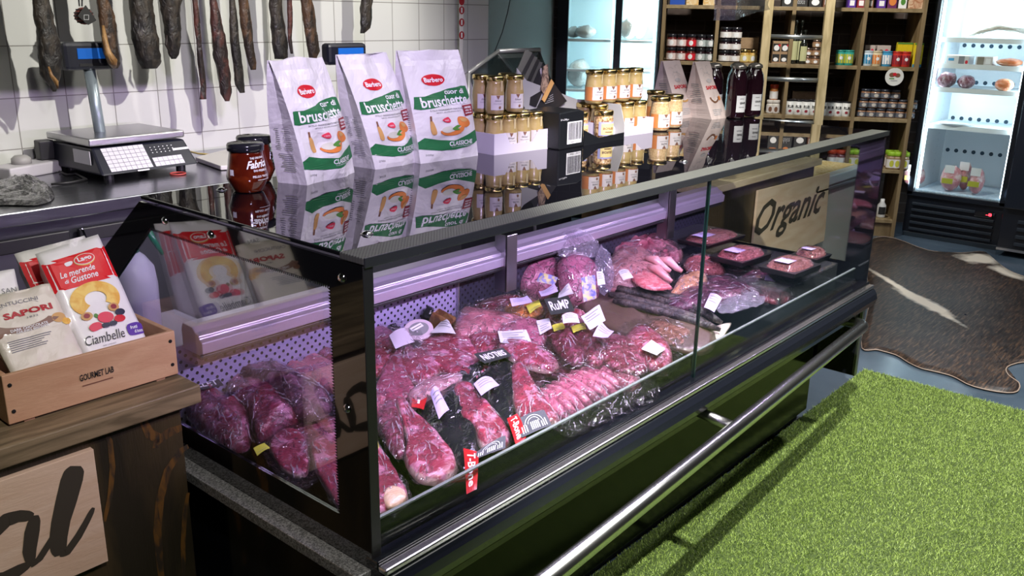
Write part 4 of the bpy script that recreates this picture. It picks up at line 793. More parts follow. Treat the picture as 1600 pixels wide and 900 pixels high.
def leaflets():
    r = thing('leaflet_stand', 'fan of black leaflets with bread photos in a clear holder behind the mustard', 'leaflets', P(840,200,'z',ZT)+Vector((.05,.08,0)))
    o = r.location; 
    for i in range(7):
        pl = [PN(x, y, o+Vector((.0,-.02+.012*i,0)), Vector((0,-1,.15))) for x, y in ((800+i*6,130+i*3),(806+i*6,131+i*3),(832+i*4,82+i*4),(822+i*4,78+i*4))]
        MB().prism(pl, (0,.004,0)).build('leaflet', mat('leaflet_black', (.02,.02,.022), .35) if i % 2 else mat('leaflet_grey', (.07,.07,.068), .4), r, world=True)
    def card(px, y, m, nm):
        p0 = P(*px[0], 'y', y); pl = [PN(x, yy, p0, Vector((0,-1,.1))) for x, yy in px]; MB().prism(pl, (0,.003,0)).build(nm, m, r, world=True); return pl
    a = card([(828,166),(846,106),(852,152),(835,168)], 1.86, mat('leaflet_edge', (.55,.52,.52), .5), 'folded_leaflet')
    card([(829,142),(843,108),(850,138),(838,167),(828,164)], 1.855, mat('leaflet_black', ()), 'folded_leaflet')
    card([(845,140),(850,104),(856,100),(858,128),(852,150)], 1.85, mat('bread_photo', (.12,.08,.06), .4, col2=(.45,.32,.22), ns=70), 'bread_photo')
    card([(840,168),(862,125),(886,158),(868,170)], 1.845, mat('leaflet_black', ()), 'menu_card'); card([(847,156),(862,124),(866,130),(851,160)], 1.842, TAN, 'card_edge')
    z = [P(x, y, 'y', 1.84) for x, y in ((848,165),(872,158),(868,140),(852,152))]
    printon(r, 'printed_text', lambda u, v, of: z[0]*(1-u)*(1-v)+z[1]*u*(1-v)+z[2]*u*v+z[3]*(1-u)*v+Vector((0,-.0005-of,0)), [('rect', MIDG, 1, .1+.1*i, .15+.2*i, .7, .2+.2*i) for i in range(4)], world=True)
leaflets()
# dark red jam jars
def jam_jar(label):
    o = thing('jam_jar', label, 'jar', (0,0,0)); m = mat('red_jam', (.085,.008,.003), .12, coat=1, col2=(.19,.028,.006), ns=14)
    pr = [(.030,0), (.034,.003), (.046,.030), (.0465,.036), (.043,.055), (.0375,.088), (.037,.094)]
    MB().lathe(pr, 32).build('glass_body', m, o, smooth=True); MB().lathe([(.0375,.093), (.041,.0945), (.0415,.107), (.039,.111), (.001,.112)], 32).build('lid', BLKL, o, smooth=True)
    a = math.radians(-100); sf = csurf(prof_r(pr), a-.6, a+.95, .03, .09)
    printon(o, 'white_lettering', sf, [('text', WHITE, 1, 'THE ORIGINAL', .25, .80, .85, .88, {'bold': .02, 'slope': .03}), ('text', WHITE, 1, 'Fabrica', .12, .45, .95, .74, {'shear': .4, 'bold': .03, 'slope': .06}), ('text', WHITE, 1, 'DO PESSEGO', .35, .34, .92, .42, {'bold': .03}), ('text', WHITE, 1, 'PELGO TRIGO', .3, .12, .9, .2, {'bold': .02}), ('rect', WHITE, 1, .45, .02, .95, .035)])
    patch(o, 'side_tag', csurf(lambda z: .0445, a-1.35, a-1.1, .035, .055), WHITE, 3, 1)
    return o
j = jam_jar('dark red jam jar with black lid, the nearest one on the counter top'); j.location = P(388,303,'z',ZT)+Vector((.02,.03,0)); j['group'] = 'dark red jam jars'
dup(j, P(402,291,'z',ZT)+Vector((.035,.055,0)), .9, 'dark red jam jar with black lid, half hidden behind the nearest one', 'dark red jam jars')
# swing top bottles
def bottle(label):
    o = thing('juice_bottle', label, 'bottle', (0,0,0)); m = mat('dark_juice', (.014,.004,.008), .08, coat=1)
    MB().lathe([(.034,0), (.038,.004), (.040,.012), (.040,.15), (.036,.175), (.028,.19), (.026,.20)], 24).build('glass_body', m, o, smooth=True)
    MB().lathe([(.027,.20), (.031,.203), (.030,.212), (.020,.22), (.001,.222)], 20).build('swing_cap', mat('cap_clear', (.35,.33,.30), .15, .7), o, smooth=True)
    MB().tube([(.03,.0,.205), (.036,0,.19), (.034,-.012,.165), (.03,-.02,.18)], .0018, 6).tube([(-.03,.0,.205), (-.036,0,.19), (-.034,-.012,.165)], .0018, 6).build('wire_bail', CHROME, o, smooth=True)
    sf = csurf(lambda z: .0405, math.radians(-150), math.radians(-88), .028, .095); patch(o, 'paper_label', sf, PAPER)
    printon(o, 'label_print', csurf(lambda z: .041, math.radians(-150), math.radians(-88), .028, .095), [('text', INK, 1, 'GRAPE', .3, .50, .9, .62, {'bold': .03}), ('rect', GREY, 1, .3, .8, .7, .83), ('rect', GREY, 1, .25, .3, .8, .33)])
    return o
b0 = bottle('dark juice bottle with lilac label, front left of four'); b0.location = P(1158,186,'z',ZT)+Vector((.01,.035,0)); b0['group'] = 'dark swing top bottles'
dup(b0, P(1180,183,'z',ZT)+Vector((.02,.03,0)), -.1, 'dark juice bottle with lilac label, front right beside the ladder', 'dark swing top bottles')
dup(b0, P(1158,186,'z',ZT)+Vector((.10,.085,0)), .5, 'dark juice bottle in the rear row, behind the front left bottle', 'dark swing top bottles')
dup(b0, P(1158,186,'z',ZT)+Vector((-.02,.13,0)), .7, 'dark juice bottle in the rear row, nearest the cream bags', 'dark swing top bottles')
# glass top fixings
for x, y in ((346,297), (573,366), (1068,253)):
    s = thing('glass_fixing', {346:'domed chrome fixing on the glass top beside the jam jars', 573:'domed chrome fixing on the glass top near the front corner', 1068:'domed chrome fixing on the glass top below the cream bags'}[x], 'fixing', P(x, y, 'z', ZT)); MB().lathe([(.010,0), (.010,.002), (.008,.005), (.004,.0065), (.0005,.007)], 18).build('dome', CHROME, s, smooth=True); MB().lathe([(.0125,0), (.0125,.0012), (.0100,.0018)], 18).build('washer', ALU, s)
# ================================================================== meat in the display counter
def meat(name, a=None, b=None, rough=.3, ns=55, lo=.45, hi=.62, rim=None, bump=.5, bs=30, coat=1, st=(1,1,1), bst=(1,2.4,1)):
    return mat(name, a, rough, coat=coat, col2=b, ns=ns, lo=lo, hi=hi, rim=rim, bump=bump, bs=bs, crease=34, stretch=st, bstretch=bst, det=5)
FAT = (.66,.44,.40)
BEEF = meat('beef', (0.237,0.018,0.043), (0.443,0.143,0.231)); STEAK = meat('marbled_steak', (0.285,0.029,0.062), (0.523,0.208,0.308), ns=34, lo=.52, hi=.60, rim=(FAT, .78), bump=.35)
RUMPM = meat('rump_beef', (0.285,0.039,0.082), (0.396,0.098,0.164), ns=90, rim=(FAT, .84), bump=.3); DARKM = meat('dark_beef', (0.110,0.009,0.023), (0.285,0.059,0.116), rim=((0.396,0.163,0.240), .86), bump=.5)
AGED = meat('aged_fillet', (0.079,0.023,0.039), (0.269,0.110,0.183), ns=28, bump=1, bs=26, bst=(1,3.5,1)); FILLET = meat('wrapped_fillet', (0.174,0.012,0.039), (0.459,0.156,0.269), ns=30, lo=.5, hi=.66, bump=.9, bs=30, bst=(1,3.2,1))
PORK = meat('pork', (0.482,0.136,0.192), (0.654,0.273,0.326), ns=30, rim=((0.671,0.341,0.385), .85), bump=.35); LINK = meat('pale_links', (0.430,0.099,0.185), (0.550,0.186,0.266), ns=45, bump=.25)
HAM = meat('pink_ham', (0.533,0.149,0.266), (0.636,0.236,0.355), ns=10, bump=.5, bs=14); CHICK = meat('pale_chicken', (0.636,0.273,0.281), (0.722,0.384,0.400), ns=14, bump=.35, bs=18)
PURPM = meat('purple_tenderloin', (0.069,0.014,0.037), (0.206,0.062,0.111), ns=22, bump=.5); SAUS = meat('dark_dried_sausage', (.018,.013,.012), (.07,.05,.04), ns=60, bump=.7, bs=45, coat=.3, rough=.5)
MINCE = meat('mince', (0.292,0.043,0.052), (0.533,0.174,0.178), ns=190, lo=.42, hi=.6, bump=1, bs=160, bst=(1,1,1)); OFFAL = meat('pale_offal', (0.387,0.087,0.133), (0.636,0.260,0.326), ns=22, bump=1, bs=24)
BAGB = mat('black_plastic', (.010,.010,.014), .16, coat=1, bump=1.0, bs=24); LILAC = mat('lilac_label', (.52,.44,.72), .5); YEL = mat('yellow_sticker', (.55,.55,.06), .5); REDP = mat('red_plastic', (.42,.012,.02), .25, coat=.6, bump=.3, bs=20)
KRAFT = mat('brown_paper', (.085,.048,.040), .45, coat=.3, bump=.4, bs=14); BUTCH = mat('cream_paper', (.55,.48,.38), .7)
SLOPE = .13
def pile(px, py, dz=0, n=None, at=None):
    n0 = Vector((0, -SLOPE, 1)); p0 = Vector((0, 1.2, .632+dz))
    if n is None: return PN(px, py, p0, n0)
    a = PN(at[0], at[1], p0, n0); return PN(px, py, a, Vector(n))
def puff(root, name, pts, dz, th, m, dome=2.2, n=None, rings=7, N_=34, wob=.12, seed=0, base=.25, lump=22):
    cx = sum(p[0] for p in pts)/len(pts); cy = sum(p[1] for p in pts)/len(pts)
    lp = [pile(x, y, dz, n, (cx, cy)) for x, y in smoothloop([tuple(map(float, p)) for p in pts], N_)]
    c = sum(lp, Vector())/len(lp); up = Vector(n or (0, -SLOPE, 1)).normalized(); mb = MB(); vs = []; at = []
    def pos(f, p, side):
        g = f**.75; q = c + (p-c)*g; h = th*max(0, 1-g**dome)**.5
        w = noise.noise(q*lump+Vector((seed, 0, 0))) + .5*noise.noise(q*lump*2.3+Vector((seed, 5, 0)))
        return q + up*(h*(1+wob*1.6*w) if side else -h*base) + (p-c).normalized()*(.0025*w*g if (p-c).length > 0 else 0)
    for r in range(rings+1):
        for p in lp: vs.append(pos(max(r/rings, .02), p, 1)); at.append(max(r/rings, .001))
    for r in range(rings-1, 0, -2):
        for p in lp: vs.append(pos(r/rings, p, 0)); at.append(r/rings)
    K = N_; R = len(vs)//K; fs = [(j*K+i, j*K+(i+1) % K, (j+1)*K+(i+1) % K, (j+1)*K+i) for j in range(R-1) for i in range(K)] + [tuple(range(K))[::-1], tuple((R-1)*K+i for i in range(K))]
    mb.add(vs, fs, at); return mb.build(name, m, root, smooth=True, world=True), lp, c, up
def filmskin(root, lp, c, up, th, seed, grow=1.22, name='vacuum_bag', m=None, over=.55):
    """clear bag: clings over the piece and ends in a crinkled flat flange"""
    mb = MB(); vs = []; K = len(lp); R = 8; rnd = random.Random(seed)
    for r in range(R+1):
        f = r/R*grow
        for i, p in enumerate(lp):
            q = c + (p-c)*max(f, .02)*(1+(.10*noise.noise(Vector((i*.55, seed, 1))) if r == R else 0)); g = min(1, f)
            h = th*max(0, 1-g**2.4)**.5*1.03 + .0035; fl = max(0, f-1)/(grow-1+1e-6)
            q = q + up*(h + fl*(.006+.016*noise.noise(Vector((q.x*38, q.y*38, seed)))) + .0022*noise.noise(q*75))
            vs.append(q)
    mb.add(vs, [(j*K+i, j*K+(i+1) % K, (j+1)*K+(i+1) % K, (j+1)*K+i) for j in range(R) for i in range(K)]); nf = len(mb.f)
    size = sum((p-c).length for p in lp)/K; ang = rnd.uniform(0, 3.1)
    def at(i, f):
        i %= K; p = lp[int(i)].lerp(lp[(int(i)+1) % K], i-int(i)); return c + (p-c)*f + up*(th*max(0, 1-min(1, f)**2.4)**.5*1.08 + .0045 + (.006*(f-1)/.2 if f > 1 else 0))
    for q in range(int(5+size*170)):       # raised creases, mostly one way; whitish colour paints the glints on them
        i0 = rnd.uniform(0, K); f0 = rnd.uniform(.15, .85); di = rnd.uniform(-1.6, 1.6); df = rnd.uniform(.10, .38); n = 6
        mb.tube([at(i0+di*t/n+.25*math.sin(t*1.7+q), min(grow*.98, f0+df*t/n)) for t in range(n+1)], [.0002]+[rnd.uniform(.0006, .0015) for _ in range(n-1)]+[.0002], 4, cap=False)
    o = mb.build(name, m or WRAP, root, smooth=True, world=True); o.data.materials.append(FOLD_GLINT)
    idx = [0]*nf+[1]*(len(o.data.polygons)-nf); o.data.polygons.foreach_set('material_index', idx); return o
def card(root, name, pts, dz, m, n=None, text=None, tm=None, lines=0, curl=.004, seed=0):
    q = [pile(x, y, dz, n, pts[0]) for x, y in pts]; up = Vector(n or (0, -SLOPE, 1)).normalized()
    def sf(u, v, o): return (q[0]*(1-u)+q[1]*u)*(1-v) + (q[3]*(1-u)+q[2]*u)*v + up*(o+curl*math.sin(3.1*u+seed)*(.5+v))
    mb = MB(); K = 9; vs = [sf(i/8, j/4, 0) for j in range(5) for i in range(9)]; k2 = len(vs); vs += [p-up*.0006 for p in vs]
    fs = [(j*K+i, j*K+i+1, (j+1)*K+i+1, (j+1)*K+i) for j in range(4) for i in range(8)]; fs += [tuple(a+k2 for a in f[::-1]) for f in fs]
    co = mb.add(vs, fs).build(name, m, root, world=True)
    el = []
    if text: el.append(('text', tm or WHITE, 1, text, .10, .22, .90, .78, {'bold': .015}))
    for i in range(lines): el.append(('rect', GREY, 1, .12, .78-.16*i, .12+(.55 if i % 2 else .72), .83-.16*i))
    if el: printon(co, 'printed_text', sf, el, world=True)
G = {'f': 'wrapped whole fillets at the near end', 's': 'vacuum packed steaks', 'r': 'vacuum packed rump cuts', 'b': 'bone-in cuts in black bags', 'c': 'clear bagged poultry', 'l': 'packs of pale links', 'd': 'dark tenderloins at the far end'}
CNT = 0
def cut(name, label, cat, m, pts, dz=0, th=.022, n=None, film_=True, group=None, dome=2.2, wob=.12, grow=1.2, lab=None, base=.25, lump=22, filmmat=None):
    global CNT; CNT += 1
    cx = sum(p[0] for p in pts)/len(pts); cy = sum(p[1] for p in pts)/len(pts)
    r = thing(name, label, cat, pile(cx, cy, dz), 0, group); _, lp, c, up = puff(r, 'meat', pts, dz, th, m, dome, n, seed=CNT*3.7, wob=wob, base=base, lump=lump)
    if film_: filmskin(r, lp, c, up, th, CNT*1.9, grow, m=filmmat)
    for L in (lab or []):
        if L[0] == 'y': card(r, 'yellow_sticker', L[1], dz+th+.004, YEL, lines=1, curl=.002)
        elif L[0] == 'w': card(r, 'price_label', L[1], dz+th+.008, PAPER, lines=3, seed=CNT)
        elif L[0] == 'v': card(r, 'price_label', L[1], dz+th+.010, LILAC, lines=3, seed=CNT)
    return r
# ---- underlayer so the pile has a body
cut('beef_cut', 'wrapped beef cut wedged low between the round steak and the fillets', 'meat', BEEF, [(395,668),(450,655),(500,650),(540,660),(548,700),(500,710),(440,700)], -.012, .02, group=G['s'])
cut('beef_cut', 'beef cut lying low under the large marbled steak', 'meat', DARKM, [(585,612),(650,600),(720,640),(730,700),(690,725),(640,700),(590,680)], -.02, .014, group=G['s'])
cut('beef_cut', 'beef cut half covered below the rump sign', 'meat', BEEF, [(800,540),(870,520),(940,530),(980,560),(930,590),(850,590),(800,572)], -.01, .02, group=G['r'])
cut('beef_cut', 'beef cut under the square glass jar, by the rear air panel', 'meat', RUMPM, [(574,500),(610,505),(700,510),(760,525),(740,560),(660,560),(600,560),(574,560)], -.012, .02, group=G['r'])
cut('beef_cut', 'pale cut lying deep below the sirloin sign', 'meat', PORK, [(690,560),(780,535),(840,560),(850,600),(790,610),(700,600)], -.014, .018, group=G['r'])
# ---- near end
cut('whole_fillet', 'red wrapped whole fillet touching the near end wall, in front of the fillet sign', 'meat', FILLET, [(286,618),(303,610),(330,620),(362,630),(386,648),(394,668),(390,700),(372,708),(345,700),(318,680),(296,656)], 0, .050, group=G['f'], dome=2.4, wob=.22, grow=1.12, lump=30)
cut('whole_fillet', 'red wrapped whole fillet in the middle of the three logs', 'meat', FILLET, [(348,600),(365,592),(400,598),(440,618),(462,642),(470,662),(440,674),(408,694),(396,680),(385,655),(362,640),(350,620)], .008, .050, group=G['f'], dome=2.4, wob=.22, grow=1.12, lump=30)
cut('whole_fillet', 'grey purple aged fillet, longest log against the perforated panel', 'meat', AGED, [(343,590),(366,568),(400,564),(440,578),(480,600),(512,622),(520,640),(494,658),(466,656),(440,636),(410,617),(378,602)], .02, .048, group=G['f'], dome=2.4, wob=.2, grow=1.1, lump=28)
cut('meat_bag', 'loose clear bag of pale meat behind the aged fillet', 'meat', PORK, [(402,562),(440,553),(500,560),(538,575),(538,618),(508,612),(470,598),(430,578)], .01, .03, grow=1.3, wob=.3)
cut('meat_bag', 'small pink cut beside the border strip at the rear panel', 'meat', BEEF, [(478,545),(500,535),(538,540),(540,572),(500,568)], .02, .025, wob=.3)
cut('steak', 'round fat rimmed steak with a yellow sticker at the near front', 'steak', STEAK, [(420,692),(438,673),(466,674),(482,698),(482,740),(464,748),(441,736),(424,712)], .008, .012, grow=1.5, group=G['s'], dome=7, wob=.2, lab=[('y', [(396,700),(413,692),(422,700),(402,712)])])
cut('steak', 'rib steak partly behind the dark border strip, beside the round steak', 'steak', STEAK, [(486,692),(503,680),(542,678),(556,720),(552,798),(533,800),(515,775),(498,748),(487,718)], .012, .012, grow=1.2, group=G['s'], dome=7, wob=.25)
# ---- front row, main glass
cut('steak', 'large marbled rib steak with white fat edge, front left behind the glass', 'steak', STEAK, [(616,622),(630,625),(648,648),(668,664),(692,690),(712,718),(713,740),(694,757),(662,758),(642,742),(630,716),(634,690),(624,655)], .022, .020, grow=1.12, group=G['s'], dome=7, wob=.16, base=.8)
cut('beef_cut', 'dark wrinkled end of a bone-in cut, left of the large marbled steak', 'meat', DARKM, [(588,652),(604,628),(618,636),(630,672),(632,712),(618,716),(602,692)], .028, .026, group=G['s'], wob=.25, grow=1.25, lab=[('y', [(575,672),(588,668),(592,700),(577,705)])])
r = cut('steak', 'tomahawk steak with a round white bone end at the front left corner', 'steak', STEAK, [(578,690),(592,700),(612,728),(632,762),(638,788),(618,800),(592,808),(576,806)], .010, .018, grow=1.15, group=G['s'], dome=6, wob=.25)
puff(r, 'bone_end', [(598,770),(612,760),(630,766),(636,780),(624,792),(606,796),(598,785)], .022, .014, meat('bone_fat', (.78,.52,.34), (.84,.62,.46), bump=.2))
cut('meat_bag', 'pink frilly cut under clear plastic beside the corner strip', 'meat', OFFAL, [(578,622),(600,612),(618,618),(606,640),(590,660),(578,662)], .012, .025, group=G['s'], wob=.4)
cut('beef_cut', 'long pale cut under frosted plastic above the red label', 'meat', meat('frosted_pork', (.42,.18,.22), (.60,.36,.40), ns=16, bump=.4), [(636,618),(662,598),(700,587),(730,588),(718,600),(690,618),(662,632),(644,642)], .03, .022, group=G['s'], wob=.1)
def black_pack(label, bag, meatp, win, strip, tagp, redp=None, dz=.012):
    r = thing('bone_steak_pack', label, 'steak pack', pile(bag[0][0], bag[0][1], dz), 0, G['b'])
    puff(r, 'black_bag', bag, dz, .030, BAGB, 2.5, seed=bag[0][0], wob=.35, lump=26)
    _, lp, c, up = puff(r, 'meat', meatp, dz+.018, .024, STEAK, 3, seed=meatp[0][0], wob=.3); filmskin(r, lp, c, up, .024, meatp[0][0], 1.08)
    card(r, 'window_label', win, dz+.040, mat('grey_window', (.09,.09,.11), .25), curl=.003)
    q = [pile(x, y, dz+.041) for x, y in win]; up = Vector((0,-SLOPE,1)).normalized()
    sf = lambda u, v, o: (q[0]*(1-u)+q[1]*u)*(1-v)+(q[3]*(1-u)+q[2]*u)*v+up*(o+.003*math.sin(3.1*u)*(.5+v)+.0006)
    printon(r, 'printed_seal', sf, [('ring', WHITE, 1, .5, .45, .30, .42, .02, .1, 3.05), ('ring', WHITE, 1, .5, .45, .20, .30, .015, .1, 3.05)] + [('rect', WHITE, 1, .08+.07*i, .1, .11+.07*i, .55-.04*i) for i in range(3)] + [('rect', WHITE, 1, .72+.07*i, .1, .75+.07*i, .4+.06*i) for i in range(3)] + [('rect', WHITE, 1, .38+.06*i, .12, .41+.06*i, .52) for i in range(5)], world=True)
    card(r, 'red_strip', strip, dz+.036, REDP, text='T-Bone', curl=.006)
    card(r, 'price_label', tagp, dz+.048, LILAC, lines=3, curl=.008)
    if redp: card(r, 'red_label', redp, dz+.03, REDP, text='T', curl=.003)
black_pack('black bagged T-bone steak nearest the large marbled steak, lilac label on top', [(650,642),(665,618),(700,590),(735,588),(765,610),(775,650),(765,695),(742,738),(722,745),(700,715),(672,690),(655,665)], [(705,612),(718,596),(738,606),(768,640),(800,682),(786,706),(752,704),(738,672),(716,650)],
    [(742,718),(790,700),(790,680),(745,706)], [(724,700),(729,772),(745,764),(748,706)], [(686,655),(702,640),(684,606),(672,614)], [(643,636),(662,640),(670,612),(645,609)])
black_pack('black bagged T-bone steak behind the first one, red strip by the front riser', [(742,600),(756,578),(792,566),(812,580),(815,630),(800,668),(780,660),(760,640)], [(796,580),(808,566),(822,580),(852,630),(872,662),(858,668),(824,664),(802,640)],
    [(815,684),(862,664),(850,640),(806,656)], [(792,654),(806,696),(822,684),(808,646)], [(752,618),(780,602),(768,590),(740,600)], None, .022)
puff(thing('black_wrapper', 'crumpled black plastic wrapper under the sirloin sign', 'wrapper', pile(760,575,.03)), 'wrapper', [(700,600),(730,580),(770,565),(812,556),(822,566),(790,585),(745,600),(715,612)], .02, .028, BAGB, 2.2, wob=.6, lump=40)
# ---- rump and sirloin field
for nm, lab, m, dz, th, o, kw in (
    ('rump_steak','triangular rump steak with fat seam, left of the frosted cut',RUMPM,.02,.02,[(580,634),(592,592),(606,565),(628,575),(645,600),(648,622),(620,634)],dict(dome=4)),
    ('rump_steak','rump steak with fat edge behind the triangular one',STEAK,.026,.02,[(604,562),(640,548),(676,552),(692,572),(680,592),(654,604),(632,586)],dict(dome=4)),
    ('rump_steak','wide rump steak with curved fat rim in the middle of the pile',STEAK,.024,.022,[(636,556),(660,541),(700,546),(742,562),(770,580),(764,596),(720,598),(690,584),(660,572)],dict(dome=4)),
    ('rump_steak','folded red cut beside the corner strip under a loose bag',BEEF,.014,.026,[(573,542),(598,534),(628,556),(612,578),(585,592),(573,590)],{}),
    ('rump_steak','dark red cut rising at the rear panel next to the corner strip',FILLET,.03,.03,[(572,512),(588,508),(620,524),(650,552),(630,564),(598,548),(572,546)],dict(wob=.2)),
    ('ribeye_steak','marbled ribeye steak lying flat behind the sirloin sign',STEAK,.026,.014,[(652,540),(684,524),(722,522),(746,540),(742,562),(706,562),(668,556)],dict(dome=6,wob=.2)),
    ('sirloin_cut','long sirloin cut with ribbed fat in front of the white label',STEAK,.05,.028,[(776,540),(798,532),(830,542),(862,558),(874,574),(856,584),(822,576),(788,558)],dict(dome=2.5,wob=.18)),
    ('beef_cut','pink cut with ruffled white paper edge behind the ribeye',PORK,.04,.03,[(708,524),(716,490),(728,482),(770,488),(812,498),(836,512),(822,528),(782,530),(746,528)],dict(wob=.25)),
    ('beef_cut','striped pink cut under the torn white label',LINK,.045,.028,[(772,524),(796,504),(840,502),(856,524),(844,546),(806,542)],dict(wob=.2)),
    ('beef_cut','red beef cut between the ribeye and the torn label',BEEF,.03,.026,[(728,520),(760,512),(796,526),(790,552),(756,556),(736,544)],{}),
    ('beef_cut','low dark cut behind the rump sign by the rear panel',DARKM,.03,.03,[(736,482),(780,466),(820,468),(850,490),(820,502),(770,492)],dict(wob=.3)),
    ('marinated_cut','orange marinated cut in a bag, left of the rump sign',meat('marinated', (.62,.18,.04), (.75,.36,.12)),.05,.022,[(786,486),(800,474),(830,470),(850,482),(838,496),(806,498)],dict(lab=[('y',[(822,478),(842,468),(846,478),(828,490)])])),
    ('rump_steak','dark rump steak standing under the rump sign, left of two',DARKM,.04,.03,[(846,512),(862,496),(884,500),(906,530),(920,562),(902,574),(878,560),(858,536)],dict(wob=.3,lab=[('w',[(838,500),(858,498),(862,516),(844,520)]),('y',[(862,508),(880,504),(884,514),(866,518)])])),
    ('rump_steak','dark rump steak with a lime sticker, right below the rump sign',DARKM,.045,.03,[(886,510),(902,494),(926,508),(948,540),(950,566),(926,576),(908,556)],dict(wob=.25,lab=[('y',[(892,510),(914,504),(916,514),(896,520)])])),
    ('rump_steak','smooth dark rump steak beside the lilac labels',DARKM,.046,.022,[(930,540),(950,524),(980,530),(1006,556),(1014,578),(990,590),(958,580),(938,562)],dict(dome=4,wob=.1)),
    ('rump_steak','red steak in a loose bag with a white label, right end of the pile',BEEF,.04,.028,[(972,532),(992,512),(1018,516),(1044,540),(1052,566),(1030,580),(1004,574),(984,556)],dict(grow=1.3,wob=.3,lab=[('w',[(1002,546),(1018,530),(1040,542),(1026,558)])])),
    ('beef_cut','narrow pink cut beside the pale links, fat side out',PORK,.03,.022,[(950,574),(978,578),(1000,592),(1000,610),(980,612),(958,592)],{}),
    ('beef_cut','red cut pinned beneath the rump sign',BEEF,.05,.03,[(850,492),(880,486),(906,490),(920,506),(900,520),(868,512)],dict(wob=.3)),
    ):
    cut(nm, lab, 'steak' if 'steak' in nm else 'meat', m, o, dz, th, group=G['r'], **kw)
r = cut('beef_cut', 'pale cut with a large torn white label in the middle of the pile', 'meat', PORK, [(780,536),(800,524),(832,528),(850,545),(826,556),(796,550)], .045, .02, group=G['r'], lab=[('w', [(782,534),(832,540),(822,518),(778,514)])])
# ---- pale links
for k, (lab, i0, i1) in enumerate((('pack of pale pink links nearest the black bagged steaks', 0, 5), ('pack of pale pink links beside the smooth dark rump steak', 5, 10))):
    r = thing('link_pack', lab, 'sausages', pile(880+40*k, 620-25*k, .01), 0, G['l'])
    for i in range(i0, i1):
        a = pile(826+i*9.5, 622-i*5.6, .022); b = pile(872+i*13.2, 662-i*6.4, .016); mid = (a+b)/2+Vector((0,0,.012)); pts = [a, a.lerp(mid, .5)+Vector((0,0,.003)), mid, mid.lerp(b, .5)+Vector((0,0,.003)), b]
        MB().tube(pts, [.010, .0145, .0155, .015, .010], 12).build('link', LINK, r, smooth=True, world=True)
    q = [(826+i0*9.5, 616-i0*5.6), (822+i1*9.5, 616-i1*5.6), (880+i1*13.2, 668-i1*6.4), (884+i0*13.2, 676-i0*6.4)]
    lp = [pile(x, y, .02) for x, y in smoothloop([tuple(map(float, p)) for p in q], 34)]; c = sum(lp, Vector())/34
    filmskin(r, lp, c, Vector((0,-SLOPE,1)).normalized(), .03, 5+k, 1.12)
for i, (x, y) in enumerate(((930,648), (962,634), (1000,618), (890,668))):
    q = [(x-22,y-8),(x,y-22),(x+20,y-16),(x+26,y+6),(x+6,y+16),(x-14,y+10)]; r = thing('bag_tail', 'crinkled clear bag end hanging at the front riser, ' + ('second', 'third', 'farthest', 'nearest')[i] + ' from the near end', 'bag end', pile(x, y, .02), 0, 'clear bag ends along the front riser')
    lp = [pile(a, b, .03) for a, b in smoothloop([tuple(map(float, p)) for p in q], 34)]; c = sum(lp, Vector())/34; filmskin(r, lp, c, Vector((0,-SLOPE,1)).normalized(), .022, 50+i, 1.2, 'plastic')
# ---- signs
def sign(label, pts, dz, txt, flip=False, n=None):
    r = thing('chalk_sign', label, 'sign', pile(pts[0][0], pts[0][1], dz)); p = pts if not flip else [pts[2], pts[3], pts[0], pts[1]]
    card(r, 'board', p, dz, mat('slate_board', (.025,.028,.03), .5), n, txt, WHITE, curl=0)
    return r
sign('small black sign reading Rump in white, propped on the meat pile', [(861,492),(898,486),(888,462),(850,467)], .11, 'RuMP')
sign('small black sign reading Sirloin upside down, lying among the beef', [(757,568),(800,556),(786,543),(740,553)], .07, 'SIRLOIN', True)
sign('small black sign reading Fillet behind the wrapped fillets', [(293,613),(350,602),(340,590),(288,597)], .055, 'FILLET')
